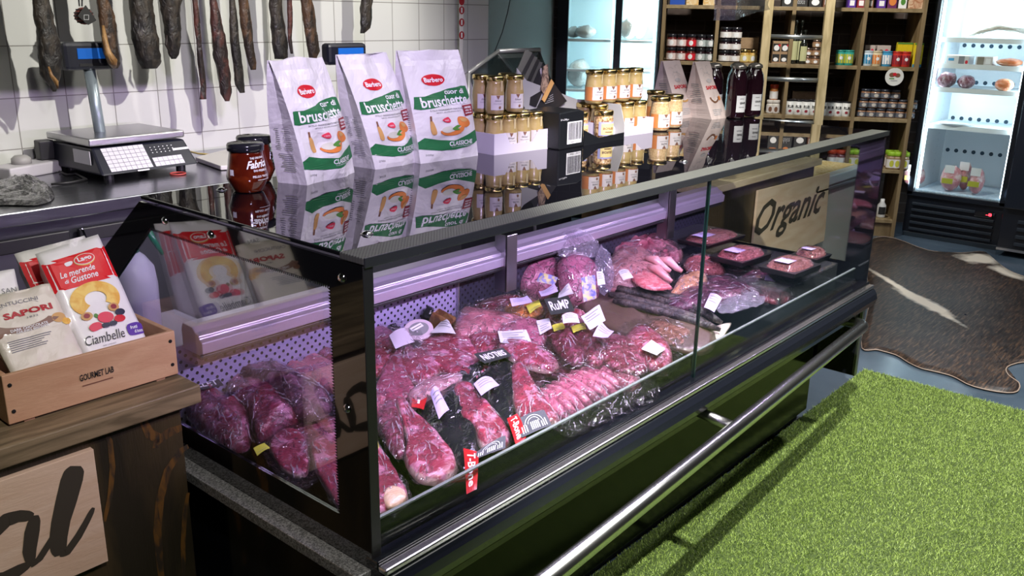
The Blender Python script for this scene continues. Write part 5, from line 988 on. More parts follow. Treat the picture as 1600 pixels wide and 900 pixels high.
# ---- preserves at the rear panel
def preserves():
    r = thing('preserve_jar', 'square brown preserve jar with black lid lying at the rear panel', 'jar', pile(690,500,.04)); c = pile(690,503,.045); a = math.radians(20); m = mat('preserve_glass', (.10,.04,.02), .1, coat=1, col2=(.22,.11,.05), ns=30)
    d = Vector((-.35,.75,.35)).normalized(); s = d.cross(Vector((0,0,1))).normalized(); u = s.cross(d)
    MB().hexa([c+d*z*.035+s*x*.027+u*y*.027 for z in (-1, 1) for y in (-1, 1) for x in (-1, 1)]).build('glass_body', m, r, bevel=.008, world=True)
    MB().tube([c+d*.035, c+d*.041, c+d*.041, c+d*.058, c+d*.060], [.020,.022,.026,.026,.020], 20).build('lid', BLKL, r, world=True)
    sf = lambda x, y, o: c-d*(.0352+o)+s*((x-.5)*.046)+u*((y-.5)*.046); printon(r, 'embossed_ring', sf, [('ring', BROWN, 1, .5, .5, .38, .38, .05)], world=True)
    r = thing('snack_tub', 'white oval tub with printed lid beside the square preserve jar', 'tub', pile(650,525,.03)); c = pile(650,530,.02); n = Vector((-.15,-.45,.9)).normalized(); t1 = n.cross(Vector((0,1,0))).normalized(); t2 = n.cross(t1)
    def el(k, h): return [c+n*h+t1*(k*.046*math.cos(a_))+t2*(k*.036*math.sin(a_)) for a_ in [2*math.pi*i/28 for i in range(28)]]
    rings = [el(.8,0), el(.95,.035), el(1.05,.036), el(1.05,.042), el(.98,.043)]; mb = MB(); mb.add([p for q in rings for p in q], [(j*28+i, j*28+(i+1)%28, (j+1)*28+(i+1)%28, (j+1)*28+i) for j in range(4) for i in range(28)]+[tuple(range(28))[::-1], tuple(112+i for i in range(28))]); mb.build('tub', mat('tub_white', (.62,.50,.58), .3, coat=.5), r, smooth=False, world=True)
    sf = lambda x, y, o: c+n*(.0435+o)+t1*((x-.5)*.08)-t2*((y-.5)*.06); printon(r, 'lid_print', sf, [('oval', GREY, 1, .5, .5, .42, .40), ('rect', WHITE, 2, .25, .5, .8, .75), ('rect', INK, 3, .3, .6, .75, .64)], world=True)
    r = thing('round_jar', 'round dark lidded jar peeping out behind the loose label bag', 'jar', pile(604,512,.02)); c = pile(606,515,.03); MB().tube([c-d*.03, c-d*.028, c+d*.012, c+d*.013, c+d*.030, c+d*.031], [.02,.026,.026,.029,.029,.022], 22).build('body_and_lid', mat('dark_lid', (.03,.03,.03), .2, .6), r, world=True)
    r = thing('label_bag', 'loose clear bag with a blank pale label in front of the white tub', 'bag', pile(635,540,.05)); q = [(610,520),(628,508),(648,516),(662,545),(652,560),(630,562),(618,545)]
    lp = [pile(a_, b_, .05) for a_, b_ in smoothloop([tuple(map(float, p)) for p in q], 34)]; cc = sum(lp, Vector())/34; filmskin(r, lp, cc, Vector((0,-SLOPE,1)).normalized(), .012, 77, 1.15, 'plastic'); card(r, 'label', [(618,545),(648,534),(632,512),(608,524)], .066, mat('pale_label', (.62,.55,.68), .5)); 
preserves()
for lab, p, v in (('white paper label standing on the ribeye bag', [(672,520),(712,522),(704,508),(692,498)], 0), ('lilac paper label lying left of the rump sign', [(800,480),(832,470),(824,458),(796,470)], 1), ('lilac paper label leaning above the rump sign', [(846,462),(872,456),(866,446),(842,452)], 1), ('white paper label leaning above the rump sign', [(872,464),(896,460),(888,446),(874,454)], 0),
                  ('white paper label under the sign edge, above the dark rump steaks', [(880,506),(906,504),(902,490),(878,494)], 0), ('large white and lilac label right of the rump sign', [(922,514),(946,502),(936,480),(908,490)], 0), ('lilac label overlapping the large white label', [(926,526),(950,526),(960,514),(938,504)], 1)):
    r = thing('price_label', lab, 'label', pile(p[0][0], p[0][1], .11), 0, 'loose paper labels on the meat bags'); card(r, 'paper', p, .115 if p[0][0] > 780 else .06, LILAC if v else PAPER, lines=3, seed=p[0][0], curl=.006)
# ---- poultry
def bagtop(r, pts, dz, n, seed, m=None):
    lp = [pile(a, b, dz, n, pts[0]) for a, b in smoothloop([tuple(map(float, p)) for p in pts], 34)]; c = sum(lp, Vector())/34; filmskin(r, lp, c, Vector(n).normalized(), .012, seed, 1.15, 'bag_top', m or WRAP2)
WRAP2 = film('thick_plastic', (.90,.86,.94), .10, .16, (.72,.66,.85), rough=.12, bump=1, bs=45)
NV = (-.35, -.8, .6)
r = cut('pink_joint', 'pink cured joint in a gathered clear bag, left of two', 'meat', HAM, [(808,442),(816,408),(838,394),(862,402),(876,424),(874,452),(850,470),(824,466)], .06, .045, n=NV, group=G['c'], base=.7, dome=2.6, wob=.1)
card(r, 'brand_sticker', [(838,440),(866,446),(872,434),(844,426)], .115, mat('sticker_mix', (.45,.40,.12), .4, col2=(.08,.08,.35), ns=60), NV); bagtop(r, [(800,412),(812,385),(840,378),(862,392),(850,402),(824,402)], .14, NV, 3)
r = cut('pink_joint', 'pink cured joint in a tall gathered bag with a blue sticker, right of two', 'meat', HAM, [(874,450),(872,412),(886,394),(908,396),(930,414),(936,450),(928,480),(902,486),(884,474)], .07, .045, n=NV, group=G['c'], base=.7, dome=2.6, wob=.1)
card(r, 'brand_sticker', [(912,472),(932,466),(930,430),(908,434)], .125, mat('sticker_mix', ()), NV); bagtop(r, [(876,398),(878,372),(892,362),(912,364),(928,382),(926,400),(900,398)], .16, NV, 4)
r = thing('empty_bag', 'knotted clear bag with white labels beside the pink joints', 'bag', pile(945,430,.08)); bagtop(r, [(932,440),(930,412),(938,390),(950,402),(956,430),(950,452),(940,456)], .09, NV, 8); card(r, 'label', [(934,446),(946,444),(942,426),(932,424)], .13, PAPER, NV, lines=3)
r = cut('whole_chicken', 'whole pale chicken in clear plastic in the centre of the far pane', 'chicken', CHICK, [(942,436),(950,408),(972,392),(1000,392),(1024,408),(1048,432),(1040,452),(1008,458),(972,452),(950,452)], .055, .05, group=G['c'], wob=.16, grow=1.08, lump=16, base=.8)
puff(r, 'cut_flesh', [(986,432),(1000,420),(1016,426),(1042,444),(1050,452),(1020,454),(996,446)], .09, .016, meat('raw_flesh', (.52,.10,.12), (.70,.30,.30)))
for (a, b) in (((1008,402), (1048,424)), ((1030,404), (1066,424)), ((1012,416), (1050,440))):
    A, B = pile(*a, .115), pile(*b, .085); MB().tube([A, A.lerp(B, .4)+Vector((0,0,.012)), A.lerp(B, .75), B], [.008,.017,.012,.007], 12).build('drumstick', CHICK, r, smooth=True, world=True)
card(r, 'price_label', [(974,438),(990,434),(982,422),(966,424)], .125, PAPER, lines=2)
cut('chicken_portions', 'orange tinted chicken portions in a gathered bag right of the whole chicken', 'chicken', meat('corn_chicken', (.72,.34,.16), (.84,.56,.36), ns=12, bump=.4), [(1052,452),(1064,436),(1090,430),(1106,438),(1092,456),(1066,466),(1044,468)], .05, .035, group=G['c'], wob=.2, grow=1.3)
cut('meat_bag', 'flat bag of pale offal at the rear, behind the whole chicken', 'meat', OFFAL, [(952,392),(968,376),(1000,368),(1030,374),(1064,388),(1064,408),(1034,416),(1000,404),(970,398)], .05, .04, wob=.4, grow=1.15, lump=34)
cut('meat_bag', 'small bag of minced meat between the chicken and the far pane seam', 'meat', MINCE, [(1068,412),(1082,402),(1104,402),(1130,418),(1132,428),(1100,430),(1074,424)], .05, .03, wob=.3, grow=1.15)
# ---- dried sausages on brown paper
r = thing('brown_paper_sheet', 'sheet of shiny brown paper under the dark dried sausages', 'paper', pile(1010,510,.02)); puff(r, 'sheet', [(905,490),(915,462),(938,448),(962,464),(1010,486),(1060,500),(1110,512),(1118,540),(1096,556),(1050,548),(1010,534),(960,520)], .02, .022, KRAFT, 3, wob=.5, lump=18)
cut('meat_bag', 'limp brown red bag on the brown paper near the seam of the glass', 'meat', meat('brown_bagged', (.16,.05,.04), (.34,.16,.12), bump=.5), [(1010,508),(1030,498),(1060,506),(1080,520),(1072,540),(1046,540),(1024,526)], .03, .018, grow=1.25, wob=.3)
r = thing('cream_paper_sheet', 'torn cream butcher paper end sticking out past the dried sausages', 'paper', pile(1100,530,.02)); puff(r, 'sheet', [(1056,530),(1090,530),(1112,512),(1142,504),(1136,518),(1124,532),(1090,536),(1064,540)], .015, .004, BUTCH, 3, wob=.5)
for i, (a, b) in enumerate((((952,448), (1092,492)), ((950,460), (1110,506)), ((958,470), (1126,516)), ((986,452), (1120,486)), ((1000,448), (1128,504)))):
    r = thing('dried_sausage', 'long dark dried sausage on brown paper, ' + ('uppermost at the left', 'second from the front', 'front one of the bundle', 'uppermost at the right', 'middle of the bundle')[i], 'sausage', pile(*a, .05), 0, 'long dark dried sausages')
    A, B = pile(*a, .052+.006*(i % 2)), pile(*b, .036+.004*(i % 2)); pts = [A.lerp(B, t/8)+Vector((0,0,.008*math.sin(3.1*t/8)+.003*noise.noise(Vector((t*.9, i, 0)))))+Vector((.006*noise.noise(Vector((t*.5, i, 4))),0,0)) for t in range(9)]
    MB().tube(pts, [.008]+[.0155+.003*noise.noise(Vector((t, i, 8))) for t in range(7)]+[.006], 12).build('casing', SAUS, r, smooth=True, world=True)
# ---- far end
cut('tenderloin', 'purple tenderloin in clear film with a lilac label, left of the seam', 'meat', PURPM, [(1038,474),(1052,456),(1086,444),(1130,448),(1170,456),(1172,468),(1130,478),(1084,486),(1050,486)], .045, .03, group=G['d'], grow=1.15, lab=[('v', [(1100,480),(1116,488),(1128,466),(1110,458)])])
cut('tenderloin', 'purple tenderloin with white fat streak lying along the far shelf', 'meat', PURPM, [(1130,422),(1146,414),(1182,420),(1222,438),(1242,458),(1232,468),(1196,456),(1154,442)], .035, .03, group=G['d'], grow=1.1, lab=[('v', [(1194,438),(1212,440),(1206,432),(1196,432)])])
cut('tenderloin', 'shorter tenderloin with a pale rounded end, frontmost at the far end', 'meat', meat('pale_tenderloin', (.26,.05,.07), (.5,.22,.26), ns=20), [(1172,454),(1196,446),(1226,454),(1238,466),(1220,476),(1196,472)], .03, .03, group=G['d'], grow=1.1)
cut('tenderloin', 'broad purple tenderloin in the middle of the far bundle', 'meat', PURPM, [(1100,440),(1130,434),(1170,446),(1200,462),(1186,474),(1146,464),(1110,452)], .03, .03, group=G['d'], grow=1.2)
r = thing('empty_bag', 'empty crinkled clear bag tail beside the lilac label at the far end', 'bag', pile(1160,470,.03)); bagtop(r, [(1120,478),(1150,452),(1180,462),(1190,474),(1160,486),(1132,490)], .05, (0,-SLOPE,1), 12)
# mince trays
def tray(label, px, z, w, d, h, m, group=None):
    p = P(px[0], px[1], 'z', z); r = thing('mince_tray', label, 'meat tray', p, math.radians(-4), group)
    MB().prism([(-w/2,-d/2,0), (w/2,-d/2,0), (w/2+.008,-d/2-.008,h*.42), (-w/2-.008,-d/2-.008,h*.42)], (0,.001,0)).hexa([(x*(w/2+(.008 if zz else 0)), y*(d/2+(.008 if zz else 0)), zz*h*.42) for zz in (0,1) for y in (-1,1) for x in (-1,1)]).build('tray', mat('black_tray', (.012,.012,.014), .3), r, bevel=.002)
    K = 20; lp = [(w/2*.97*(abs(math.cos(a))**.5)*(1 if math.cos(a) > 0 else -1), d/2*.97*(abs(math.sin(a))**.5)*(1 if math.sin(a) > 0 else -1)) for a in [2*math.pi*i/K for i in range(K)]]
    vs = []; 
    for j in range(7):
        f = j/6
        for x, y in lp: vs.append((x*max(f, .02), y*max(f, .02), h*.42+h*.58*max(0, 1-f**3.5)**.5*(1+.12*noise.noise(Vector((x*f*30, y*f*30, px[0]))))))
    MB().add(vs, [(j*K+i, j*K+(i+1) % K, (j+1)*K+(i+1) % K, (j+1)*K+i) for j in range(6) for i in range(K)]+[tuple(range(K))]).build('mince', m, r, smooth=True)
    MB().add([(v[0]*1.03, v[1]*1.03, v[2]+.0025) for v in vs], [(j*K+i, j*K+(i+1) % K, (j+1)*K+(i+1) % K, (j+1)*K+i) for j in range(6) for i in range(K)]).build('cling_film', WRAP, r, smooth=True)
    MB().box(-w*.42, -w*.10, -d*.25, d*.2, h*1.02, h*1.03).build('price_label', LILAC, r)
    return r
zs = .7225; MM = meat('mince_dark', (.22,.05,.05), (.45,.17,.15), ns=190, lo=.42, hi=.6, bump=.8, bs=160)
tray('lower pink mince tray of the stack beside the pane seam', (1158,408), zs, .20, .13, .042, MINCE); tray('upper pink mince tray of the stack beside the pane seam', (1157,405), zs+.043, .20, .13, .045, MINCE)
tray('lower dark mince tray of the stack at the far end', (1236,424), zs, .19, .13, .040, MM); tray('upper dark mince tray of the stack at the far end', (1234,422), zs+.041, .19, .13, .045, MM)
tray('small dark mince tray behind the far end stack', (1266,405), zs, .12, .10, .05, MM)
tray('wide mince tray raised at the rear of the far pane', (1112,376), .79, .26, .13, .035, MM)
MB().box(2.86, 3.42, 1.70, 1.86, .775, .785).build('acrylic_riser', film('shelf_plexi', ()), tag(thing('acrylic_riser', 'clear acrylic riser shelf holding the wide mince tray', 'riser shelf', (3.1,1.78,.6)), None, None), bevel=0, world=True)
# ================================================================== hanging dried meat on the tiled wall
HANG = 3.42
def hmat(name, a, b, lo=.45, hi=.65): return mat(name, a, .55, coat=.15, col2=b, ns=22, lo=lo, hi=hi, bump=.9, bs=55, det=8, stretch=(1,1,.5))
HD = hmat('dried_black', (.008,.006,.005), (.055,.042,.030)); HB = hmat('dried_brown', (.018,.010,.006), (.12,.06,.028)); HR = hmat('dried_red', (.016,.008,.007), (.10,.028,.02)); HT = hmat('dried_tan', (.22,.11,.035), (.42,.24,.09))
def hung(label, pts, m, seed, flat=.62, y=HANG, extra=None):
    """pts: (x left, x right, y) rows in the photograph, from the top down"""
    rows = [(P(a, v, 'y', y), P(b, v, 'y', y)) for a, b, v in pts]; top = rows[0]; r = thing('dried_meat', label, 'dried meat', (top[0]+top[1])/2, 0, 'dried meat strips hanging on the tiled wall')
    c0 = (top[0]+top[1])/2; rows = [(top[0]+Vector((0,0,.35)), top[1]+Vector((0,0,.35)))] + rows
    R = []
    for k in range(len(rows)-1):
        for t in range(5): R.append((rows[k][0].lerp(rows[k+1][0], t/5), rows[k][1].lerp(rows[k+1][1], t/5)))
    R.append(rows[-1]); K = 18; vs = []
    for j, (a, b) in enumerate(R):
        c = (a+b)/2; h = (b-a).length/2
        for i in range(K):
            t = 2*math.pi*i/K; w_ = 1+.22*noise.noise(Vector((math.cos(t)*1.3+seed, math.sin(t)*1.3, c.z*16)))+.12*noise.noise(Vector((math.cos(t)*4, math.sin(t)*4+seed, c.z*50)))
            vs.append(c + Vector((h*math.cos(t)*w_, h*flat*math.sin(t)*w_, 0)))
    n = len(R); fs = [(j*K+i, j*K+(i+1) % K, (j+1)*K+(i+1) % K, (j+1)*K+i) for j in range(n-1) for i in range(K)] + [tuple(range(K)), tuple((n-1)*K+i for i in range(K))[::-1]]
    MB().add(vs, fs).build('meat', m, r, smooth=True, world=True)
    hk = rows[0][0].lerp(rows[0][1], .5); MB().tube([hk+Vector((0,0,-.02)), hk+Vector((0,0,.10)), hk+Vector((.01,0,.12)), hk+Vector((.02,0,.11))], .0025, 6).build('hook', CHROME, r, world=True)
    if extra: extra(r)
    return r
hung('large dark speckled dried meat piece, leftmost on the tiled wall', [(50,76,0),(53,84,30),(57,92,62),(60,96,90),(64,95,115),(74,92,130),(82,88,143)], HD, 1, extra=lambda r: MB().tube([P(76,104,'y',HANG-.05), P(80,118,'y',HANG-.055), P(88,128,'y',HANG-.05), P(90,138,'y',HANG-.045)], [.003,.007,.008,.004], 8).build('torn_edge', HT, r, smooth=True, world=True))
hung('long dried meat piece with tan cut side, hanging in front of the scale display', [(150,170,0),(154,180,25),(159,183,60),(163,186,85),(168,187,100),(173,184,107)], HB, 2, extra=lambda r: MB().tube([P(161,40,'y',HANG-.035), P(164,62,'y',HANG-.045), P(168,82,'y',HANG-.05), P(176,96,'y',HANG-.05), P(178,104,'y',HANG-.03)], [.005,.010,.014,.018,.010], 10).build('cut_side', HT, r, smooth=True, world=True))
hung('wide black dried meat piece with ragged lower end', [(202,236,0),(205,240,30),(208,247,60),(214,249,82),(218,253,96),(222,246,107)], HD, 3)
hung('dark dried meat piece with a reddish rim, right of the wide black one', [(250,284,0),(256,280,25),(258,282,50),(260,282,70),(264,279,86),(268,275,92)], HD, 4, extra=lambda r: MB().tube([P(260,55,'y',HANG-.02), P(260,70,'y',HANG-.025), P(265,82,'y',HANG-.02)], [.004,.006,.003], 8).build('red_rim', HR, r, smooth=True, world=True))
hung('thin straight reddish dried strip', [(300,309,0),(303,312,30),(307,315,70),(310,319,105),(314,322,135),(312,322,155)], HR, 5)
hung('long dried strip with red left flank and rounded foot', [(328,338,0),(329,346,30),(331,352,60),(334,356,90),(342,360,120),(345,361,145),(352,358,158)], HR, 6)
hung('dark narrow dried strip with small curled foot', [(358,367,0),(359,372,40),(362,375,80),(365,379,110),(368,381,132),(375,382,145)], HD, 7)
hung('short dried strip with brown left side', [(373,388,0),(376,392,35),(382,396,70),(387,400,95),(392,400,109)], HB, 8)
hung('black dried strip above the first bruschette bag', [(421,440,0),(423,442,30),(426,447,60),(430,449,92)], HD, 9)
hung('thin forked dried strip beside the black one', [(449,456,0),(449,457,35),(450,456,60),(454,458,84)], HR, 10)
hung('dark brown dried strip tapering down, nearest the second scale display', [(469,487,0),(474,491,25),(477,496,55),(481,498,80),(484,494,93)], HB, 11)
hung('short black dried strip with a knob end, right of the others', [(565,581,0),(564,580,15),(563,579,35),(564,578,44),(563,569,52)], HD, 12)
def netted():
    r = thing('netted_salami', 'small netted cured meat with a black tag, hanging above the scale display', 'cured meat', P(131,25,'y',HANG)); c = P(130,26,'y',HANG)
    MB().ball((0,0,0), .034, (1,.8,.9), 16).build('meat', hmat('netted_red', (.12,.025,.02), (.42,.10,.07)), r, smooth=True)
    for k in range(5): z = -.022+k*.011; q = .034*math.sqrt(max(0, 1-(z/.031)**2))*1.02; MB().tube([(q*math.cos(a), q*.8*math.sin(a), z) for a in [2*math.pi*i/16 for i in range(17)]], .0022, 5).build('net_band', BLACKM, r, world=False)
    pl = [P(x, y, 'y', HANG-.045) for x, y in ((122,25),(134,8),(151,32),(138,39))]; MB().prism(pl, (0,.003,0)).build('tag', mat('tag_black', (.015,.015,.015), .4), r, world=True)
    printon(r, 'tag_mark', lambda u, v, o: P(131+8*u, 23+8*v, 'y', HANG-.0455-o), [('rect', MIDG, 1, 0, .9, 1, 1), ('rect', MIDG, 1, 0, 0, 1, .1), ('rect', MIDG, 1, 0, 0, .1, 1), ('rect', MIDG, 1, .9, 0, 1, 1)], world=True)
    for a, b in ((119,127), (129,131)): MB().tube([P(a, -40, 'y', HANG), P(b-3, 10, 'y', HANG)], .0025, 6).build('string', BLACKM, r, world=True)
netted()
def rail_():
    r = thing('hanging_rail', 'steel rail above the frame carrying the dried meat strips', 'rail', (2.3, 3.42, 2.05)); MB().tube([(1.2,3.42,2.03), (3.6,3.42,2.03)], .012, 12).build('bar', STEEL, r, smooth=True, world=True)
    for x in (1.3, 2.4, 3.5): MB().box(x-.01, x+.01, 3.42, 3.70, 2.02, 2.04).build('bracket', STEEL, r, world=True)
rail_()
def scale_(label, c, yaw, full=True):
    r = thing('label_scale', label, 'scale', c, yaw); K = DARKP
    if full:
        w_, d, zt = .40, .38, 1.03
        MB().hexa([(-w_/2,-d/2,.022), (w_/2,-d/2,.022), (-w_/2,d/2,.022), (w_/2,d/2,.022), (-w_/2+.01,-d/2+.075,.115), (w_/2-.01,-d/2+.075,.115), (-w_/2+.01,d/2,.115), (w_/2-.01,d/2,.115)]).build('body', K, r, bevel=.008)
        MB().box(-w_/2+.0, w_/2-.01, -d/2+.065, d/2+.01, .122, .150).build('platter', STEEL, r, bevel=.006)
        MB().box(-.02, .02, -.02, .02, .112, .124).build('platter_support', K, r)
        for x in (-.15, .15):
            for y in (-.14, .14): MB().lathe([(.018,0), (.018,.022)], 12, (x, y, 0)).build('foot', BLACKM, r)
        s = .093/.075; L = math.hypot(.075,.093)
        def sf(u, v, o): return Vector((-w_/2+w_*u, -d/2+.075*v-.001-o*.8, .022+.093*v+o*.6+.0006))
        el = [('rect', mat('key_white', (.62,.60,.66), .5), 1, .10, .10, .52, .95), ('rect', mat('key_white', ()), 1, .55, .10, .86, .42)]
        el += [('rect', GREY, 2, .10+.42*k/8-.002, .10, .10+.42*k/8+.002, .95) for k in range(1, 8)] + [('rect', GREY, 2, .10, .10+.85*k/6-.008, .52, .10+.85*k/6+.008) for k in range(1, 6)]
        el += [('rect', GREY, 2, .55+.31*k/6-.002, .10, .55+.31*k/6+.002, .42) for k in range(1, 6)] + [('rect', GREY, 2, .55, .25, .86, .27)]
        el += [('oval', WHITE, 2, .58+.045*k, .60+.1*j, .006, .015) for k in range(6) for j in range(3)] + [('rect', WHITE, 1, .80, .60, .97, .68), ('rect', WHITE, 1, .35, .01, .47, .06)]
        printon(r, 'keypad', sf, el)
        MB().box(-w_/2-.002, -w_/2, -.12, .0, .055, .105).build('side_label', PAPER, r)
    return r
c = (P(178,288,'z',1.03)+P(288,263,'z',1.03))/2; s1 = scale_('black label printing scale with steel platter on the bench beneath the hanging meat', c+Vector((.0,.19,0)), math.radians(3))
def display(r, base, px, y, tiltz=0):
    (xa, ya), (xb, yb) = px; a, b = P(xa, ya, 'y', y), P(xb, yb, 'y', y); w_ = (b.x-a.x); h = a.z-b.z; m = (a+b)/2
    MB().box(a.x, b.x, y, y+.055, b.z, a.z).build('display_head', DARKP, r, bevel=.014, world=True); hd = r.children[-1] if r.children[-1].name.startswith('display_head') else [c for c in r.children if c.name.startswith('display_head')][0]
    MB().box(a.x+w_*.24, b.x-w_*.10, y-.003, y+.002, b.z+h*.40, a.z-h*.22).build('screen', mat('screen_blue', (.01,.10,.42), .3, emit=(.01,.12,.5), es=.18), hd, bevel=.001, world=True)
    MB().box(a.x+w_*.26, b.x-w_*.3, y-.002, y+.002, b.z+h*.14, b.z+h*.24).build('keys', BLACKM, hd, world=True)
    MB().tube([Vector((m.x, y+.035, b.z+.01)), Vector((m.x+base, y+.035, 1.045))], .021, 16).build('pole', mat('pole_grey', (.30,.36,.40), .3, .4), r, smooth=True, world=True)
display(s1, .02, ((97,66),(188,108)), 3.45)
s2 = thing('scale_display', 'second scale display with small blue screen behind the bruschette bags', 'scale display', P(545,240,'y',3.3)); display(s2, .0, ((513,68),(574,100)), 3.10); MB().box(2.46,2.66,3.05,3.25,1.03,1.05).build('base_plate', DARKP, s2, bevel=.004, world=True)
def cable(label, px, y, m, r_=.004, nm='cable', z=None):
    pts = [P(x, yy, 'y', y) if z is None else P(x, yy, 'z', z) for x, yy in px]; o = MB().tube(pts, r_, 8).build(nm, m, None, smooth=True); c0 = pts[0].copy()
    for v in o.data.vertices: v.co -= c0
    o.location = c0; return tag(o, label, 'cable')
BLKC = mat('cable_black', (.012,.012,.012), .5)
cable('black power cable trailing over the steel bench at the left edge', [(-5,270),(12,264),(30,263),(45,259),(60,262)], 0, BLKC, .007, z=1.045)
cable('thin black cable looping from the power strip to the scale', [(93,268),(105,273),(118,271),(135,280),(110,285),(80,288)], 0, BLKC, .004, z=1.036)
cable('black wire drooping down the grey wall', [(798,-5),(793,20),(785,50),(774,78),(768,100)], 3.69, BLKC, .003)
cable('yellow wire lying on the bench behind the jam jars', [(285,234),(310,240),(345,243),(390,240),(402,212),(418,201),(432,205)], 0, mat('wire_yellow', (.55,.42,.12), .5), .004, z=1.045)
def strip():
    r = thing('power_strip', 'white power strip with plugs on the steel bench, left of the scale', 'power strip', P(60,275,'z',1.03)); A, B = P(18,283,'z',1.03), P(98,268,'z',1.03); e = (B-A).normalized(); b = Vector((-e.y, e.x, 0))
    MB().prism([A, B, B+b*.11, A+b*.11], (0,0,.045)).build('body', mat('strip_grey', (.55,.53,.56), .5), r, bevel=.006, world=True)
    p = A.lerp(B, .93)+b*.06+Vector((0,0,.045)); MB().box(p.x-.028, p.x+.028, p.y-.025, p.y+.025, p.z, p.z+.075).build('black_plug', BLACKM, r, bevel=.005, world=True)
    p = A.lerp(B, .45)+b*.06+Vector((0,0,.045)); MB().lathe([(.035,0), (.034,.02), (.022,.03), (.001,.031)], 16, tuple(p)).build('grey_plug', mat('plug_grey', (.35,.34,.33), .5), r, smooth=True, world=True)
strip()
def blob(name, label, cat, pts, z, th, m, seed, lump=30, wob=.7, fm=None):
    lp = [P(x, y, 'z', z) for x, y in smoothloop([tuple(map(float, p)) for p in pts], 40)]; c = sum(lp, Vector())/40; r = thing(name, label, cat, c); K = 40; vs = []
    for j in range(13):
        f = j/12
        for p in lp: q = c+(p-c)*max(f, .02); n_ = noise.noise(q*lump+Vector((seed,0,0)))+.6*noise.noise(q*lump*2.7); vs.append(q+Vector((0,0, .004+th*max(0, 1-f**2.2)**.5*(1+wob*n_))))
    MB().add(vs, [(j*K+i, j*K+(i+1) % K, (j+1)*K+(i+1) % K, (j+1)*K+i) for j in range(12) for i in range(K)]+[tuple(range(K)), tuple(12*K+i for i in range(K))[::-1]]).build('crumpled_plastic', m, r, smooth=False, world=True); return r
blob('plastic_bag', 'crumpled clear grey plastic bag on the steel bench at the left edge', 'bag', [(-20,300),(10,283),(40,278),(62,284),(80,296),(84,312),(60,322),(20,322),(-20,320)], 1.03, .028, mat('crumpled_grey', (.04,.04,.04), .12, coat=1, col2=(.14,.14,.14), ns=30, lo=.5, hi=.6, bump=1, bs=60), 3)
o = thing('cutting_board', 'white plastic board lying on the bench behind the jam jars', 'board', P(330,262,'z',1.03)); pl = [P(x, y, 'z', 1.032) for x, y in ((306,252),(345,266),(420,262),(420,236),(352,240))]; MB().prism(pl, (0,0,.018)).build('board', mat('board_white', (.62,.60,.56), .5), o, bevel=.003, world=True)
o = thing('rubber_band', 'small red rubber band lying on the bench in front of the scale', 'rubber band', P(278,271,'z',1.03)); p = P(278,271,'z',1.034); MB().tube([(p.x+.028*math.cos(a), p.y+.028*math.sin(a), p.z) for a in [2*math.pi*i/20 for i in range(21)]], .003, 6).build('band', mat('band_red', (.45,.06,.05), .4), o, smooth=True, world=True)
def steelrack():
    r = thing('glass_guard', 'small grey metal framed glass guard leaning behind the mustard jars', 'guard', P(790,100,'y',2.2)); y = 2.35
    a, b, c_ = P(732,114,'y',y), P(779,80,'y',y+.25), P(843,78,'y',y+.25); G2 = mat('guard_grey', (.22,.22,.22), .35, .6)
    MB().tube([a, b], .008, 8).build('slanted_bar', G2, r, smooth=True, world=True); MB().tube([b, c_], .010, 8).build('top_bar', G2, r, smooth=True, world=True)
    MB().prism([b+Vector((0,0,-.012)), c_+Vector((0,0,-.012)), c_+Vector((-.03,0,-.03)), b+Vector((.0,0,-.03))], (0,.004,0)).build('light_edge', mat('edge_light', (.7,.75,.72), .3), r, world=True)
    MB().prism([a, b, c_, c_+Vector((-.05,-.2,-.28)), a+Vector((.05,0,-.1))], (0,.003,0)).build('glass', film('smoke_glass', (.55,.57,.56), .03), r, world=True)
    for q in (a, c_): MB().tube([q, Vector((q.x, q.y, 1.03 if q is a else 0.02))], .008, 8).build('post', G2, r, smooth=True, world=True)
steelrack()
def ovals():
    r = thing('sticker_strip', 'narrow white strip with red oval stickers hanging by the wall corner', 'sticker strip', P(721,35,'y',3.6)); y = 3.60
    MB().prism([P(717,-20,'y',y), P(726,-20,'y',y), P(723,74,'y',y), P(718,74,'y',y)], (0,.002,0)).build('strip', mat('strip_white', (.8,.78,.76), .5), r, world=True)
    for v in (-12, 2, 16, 35, 55): p = P(721.5, v, 'y', y-.002); MB().lathe([(.0001,0), (.0215,0)], 18, (0,0,0), 'y', cap=False).build('red_oval', mat('oval_red', (.42,.02,.03), .4), r).location = p - r.location; r.children[-1].scale = (.85, 1, 1.5)
    for v in (16, 35, 55): printon(r, 'oval_mark', (lambda vv: lambda u, w_, o: P(719.5+4*u, vv+4-8*w_, 'y', y-.003-o))(v), [('rect', WHITE, 1, .2, 0, .8, 1)], world=True)
ovals()
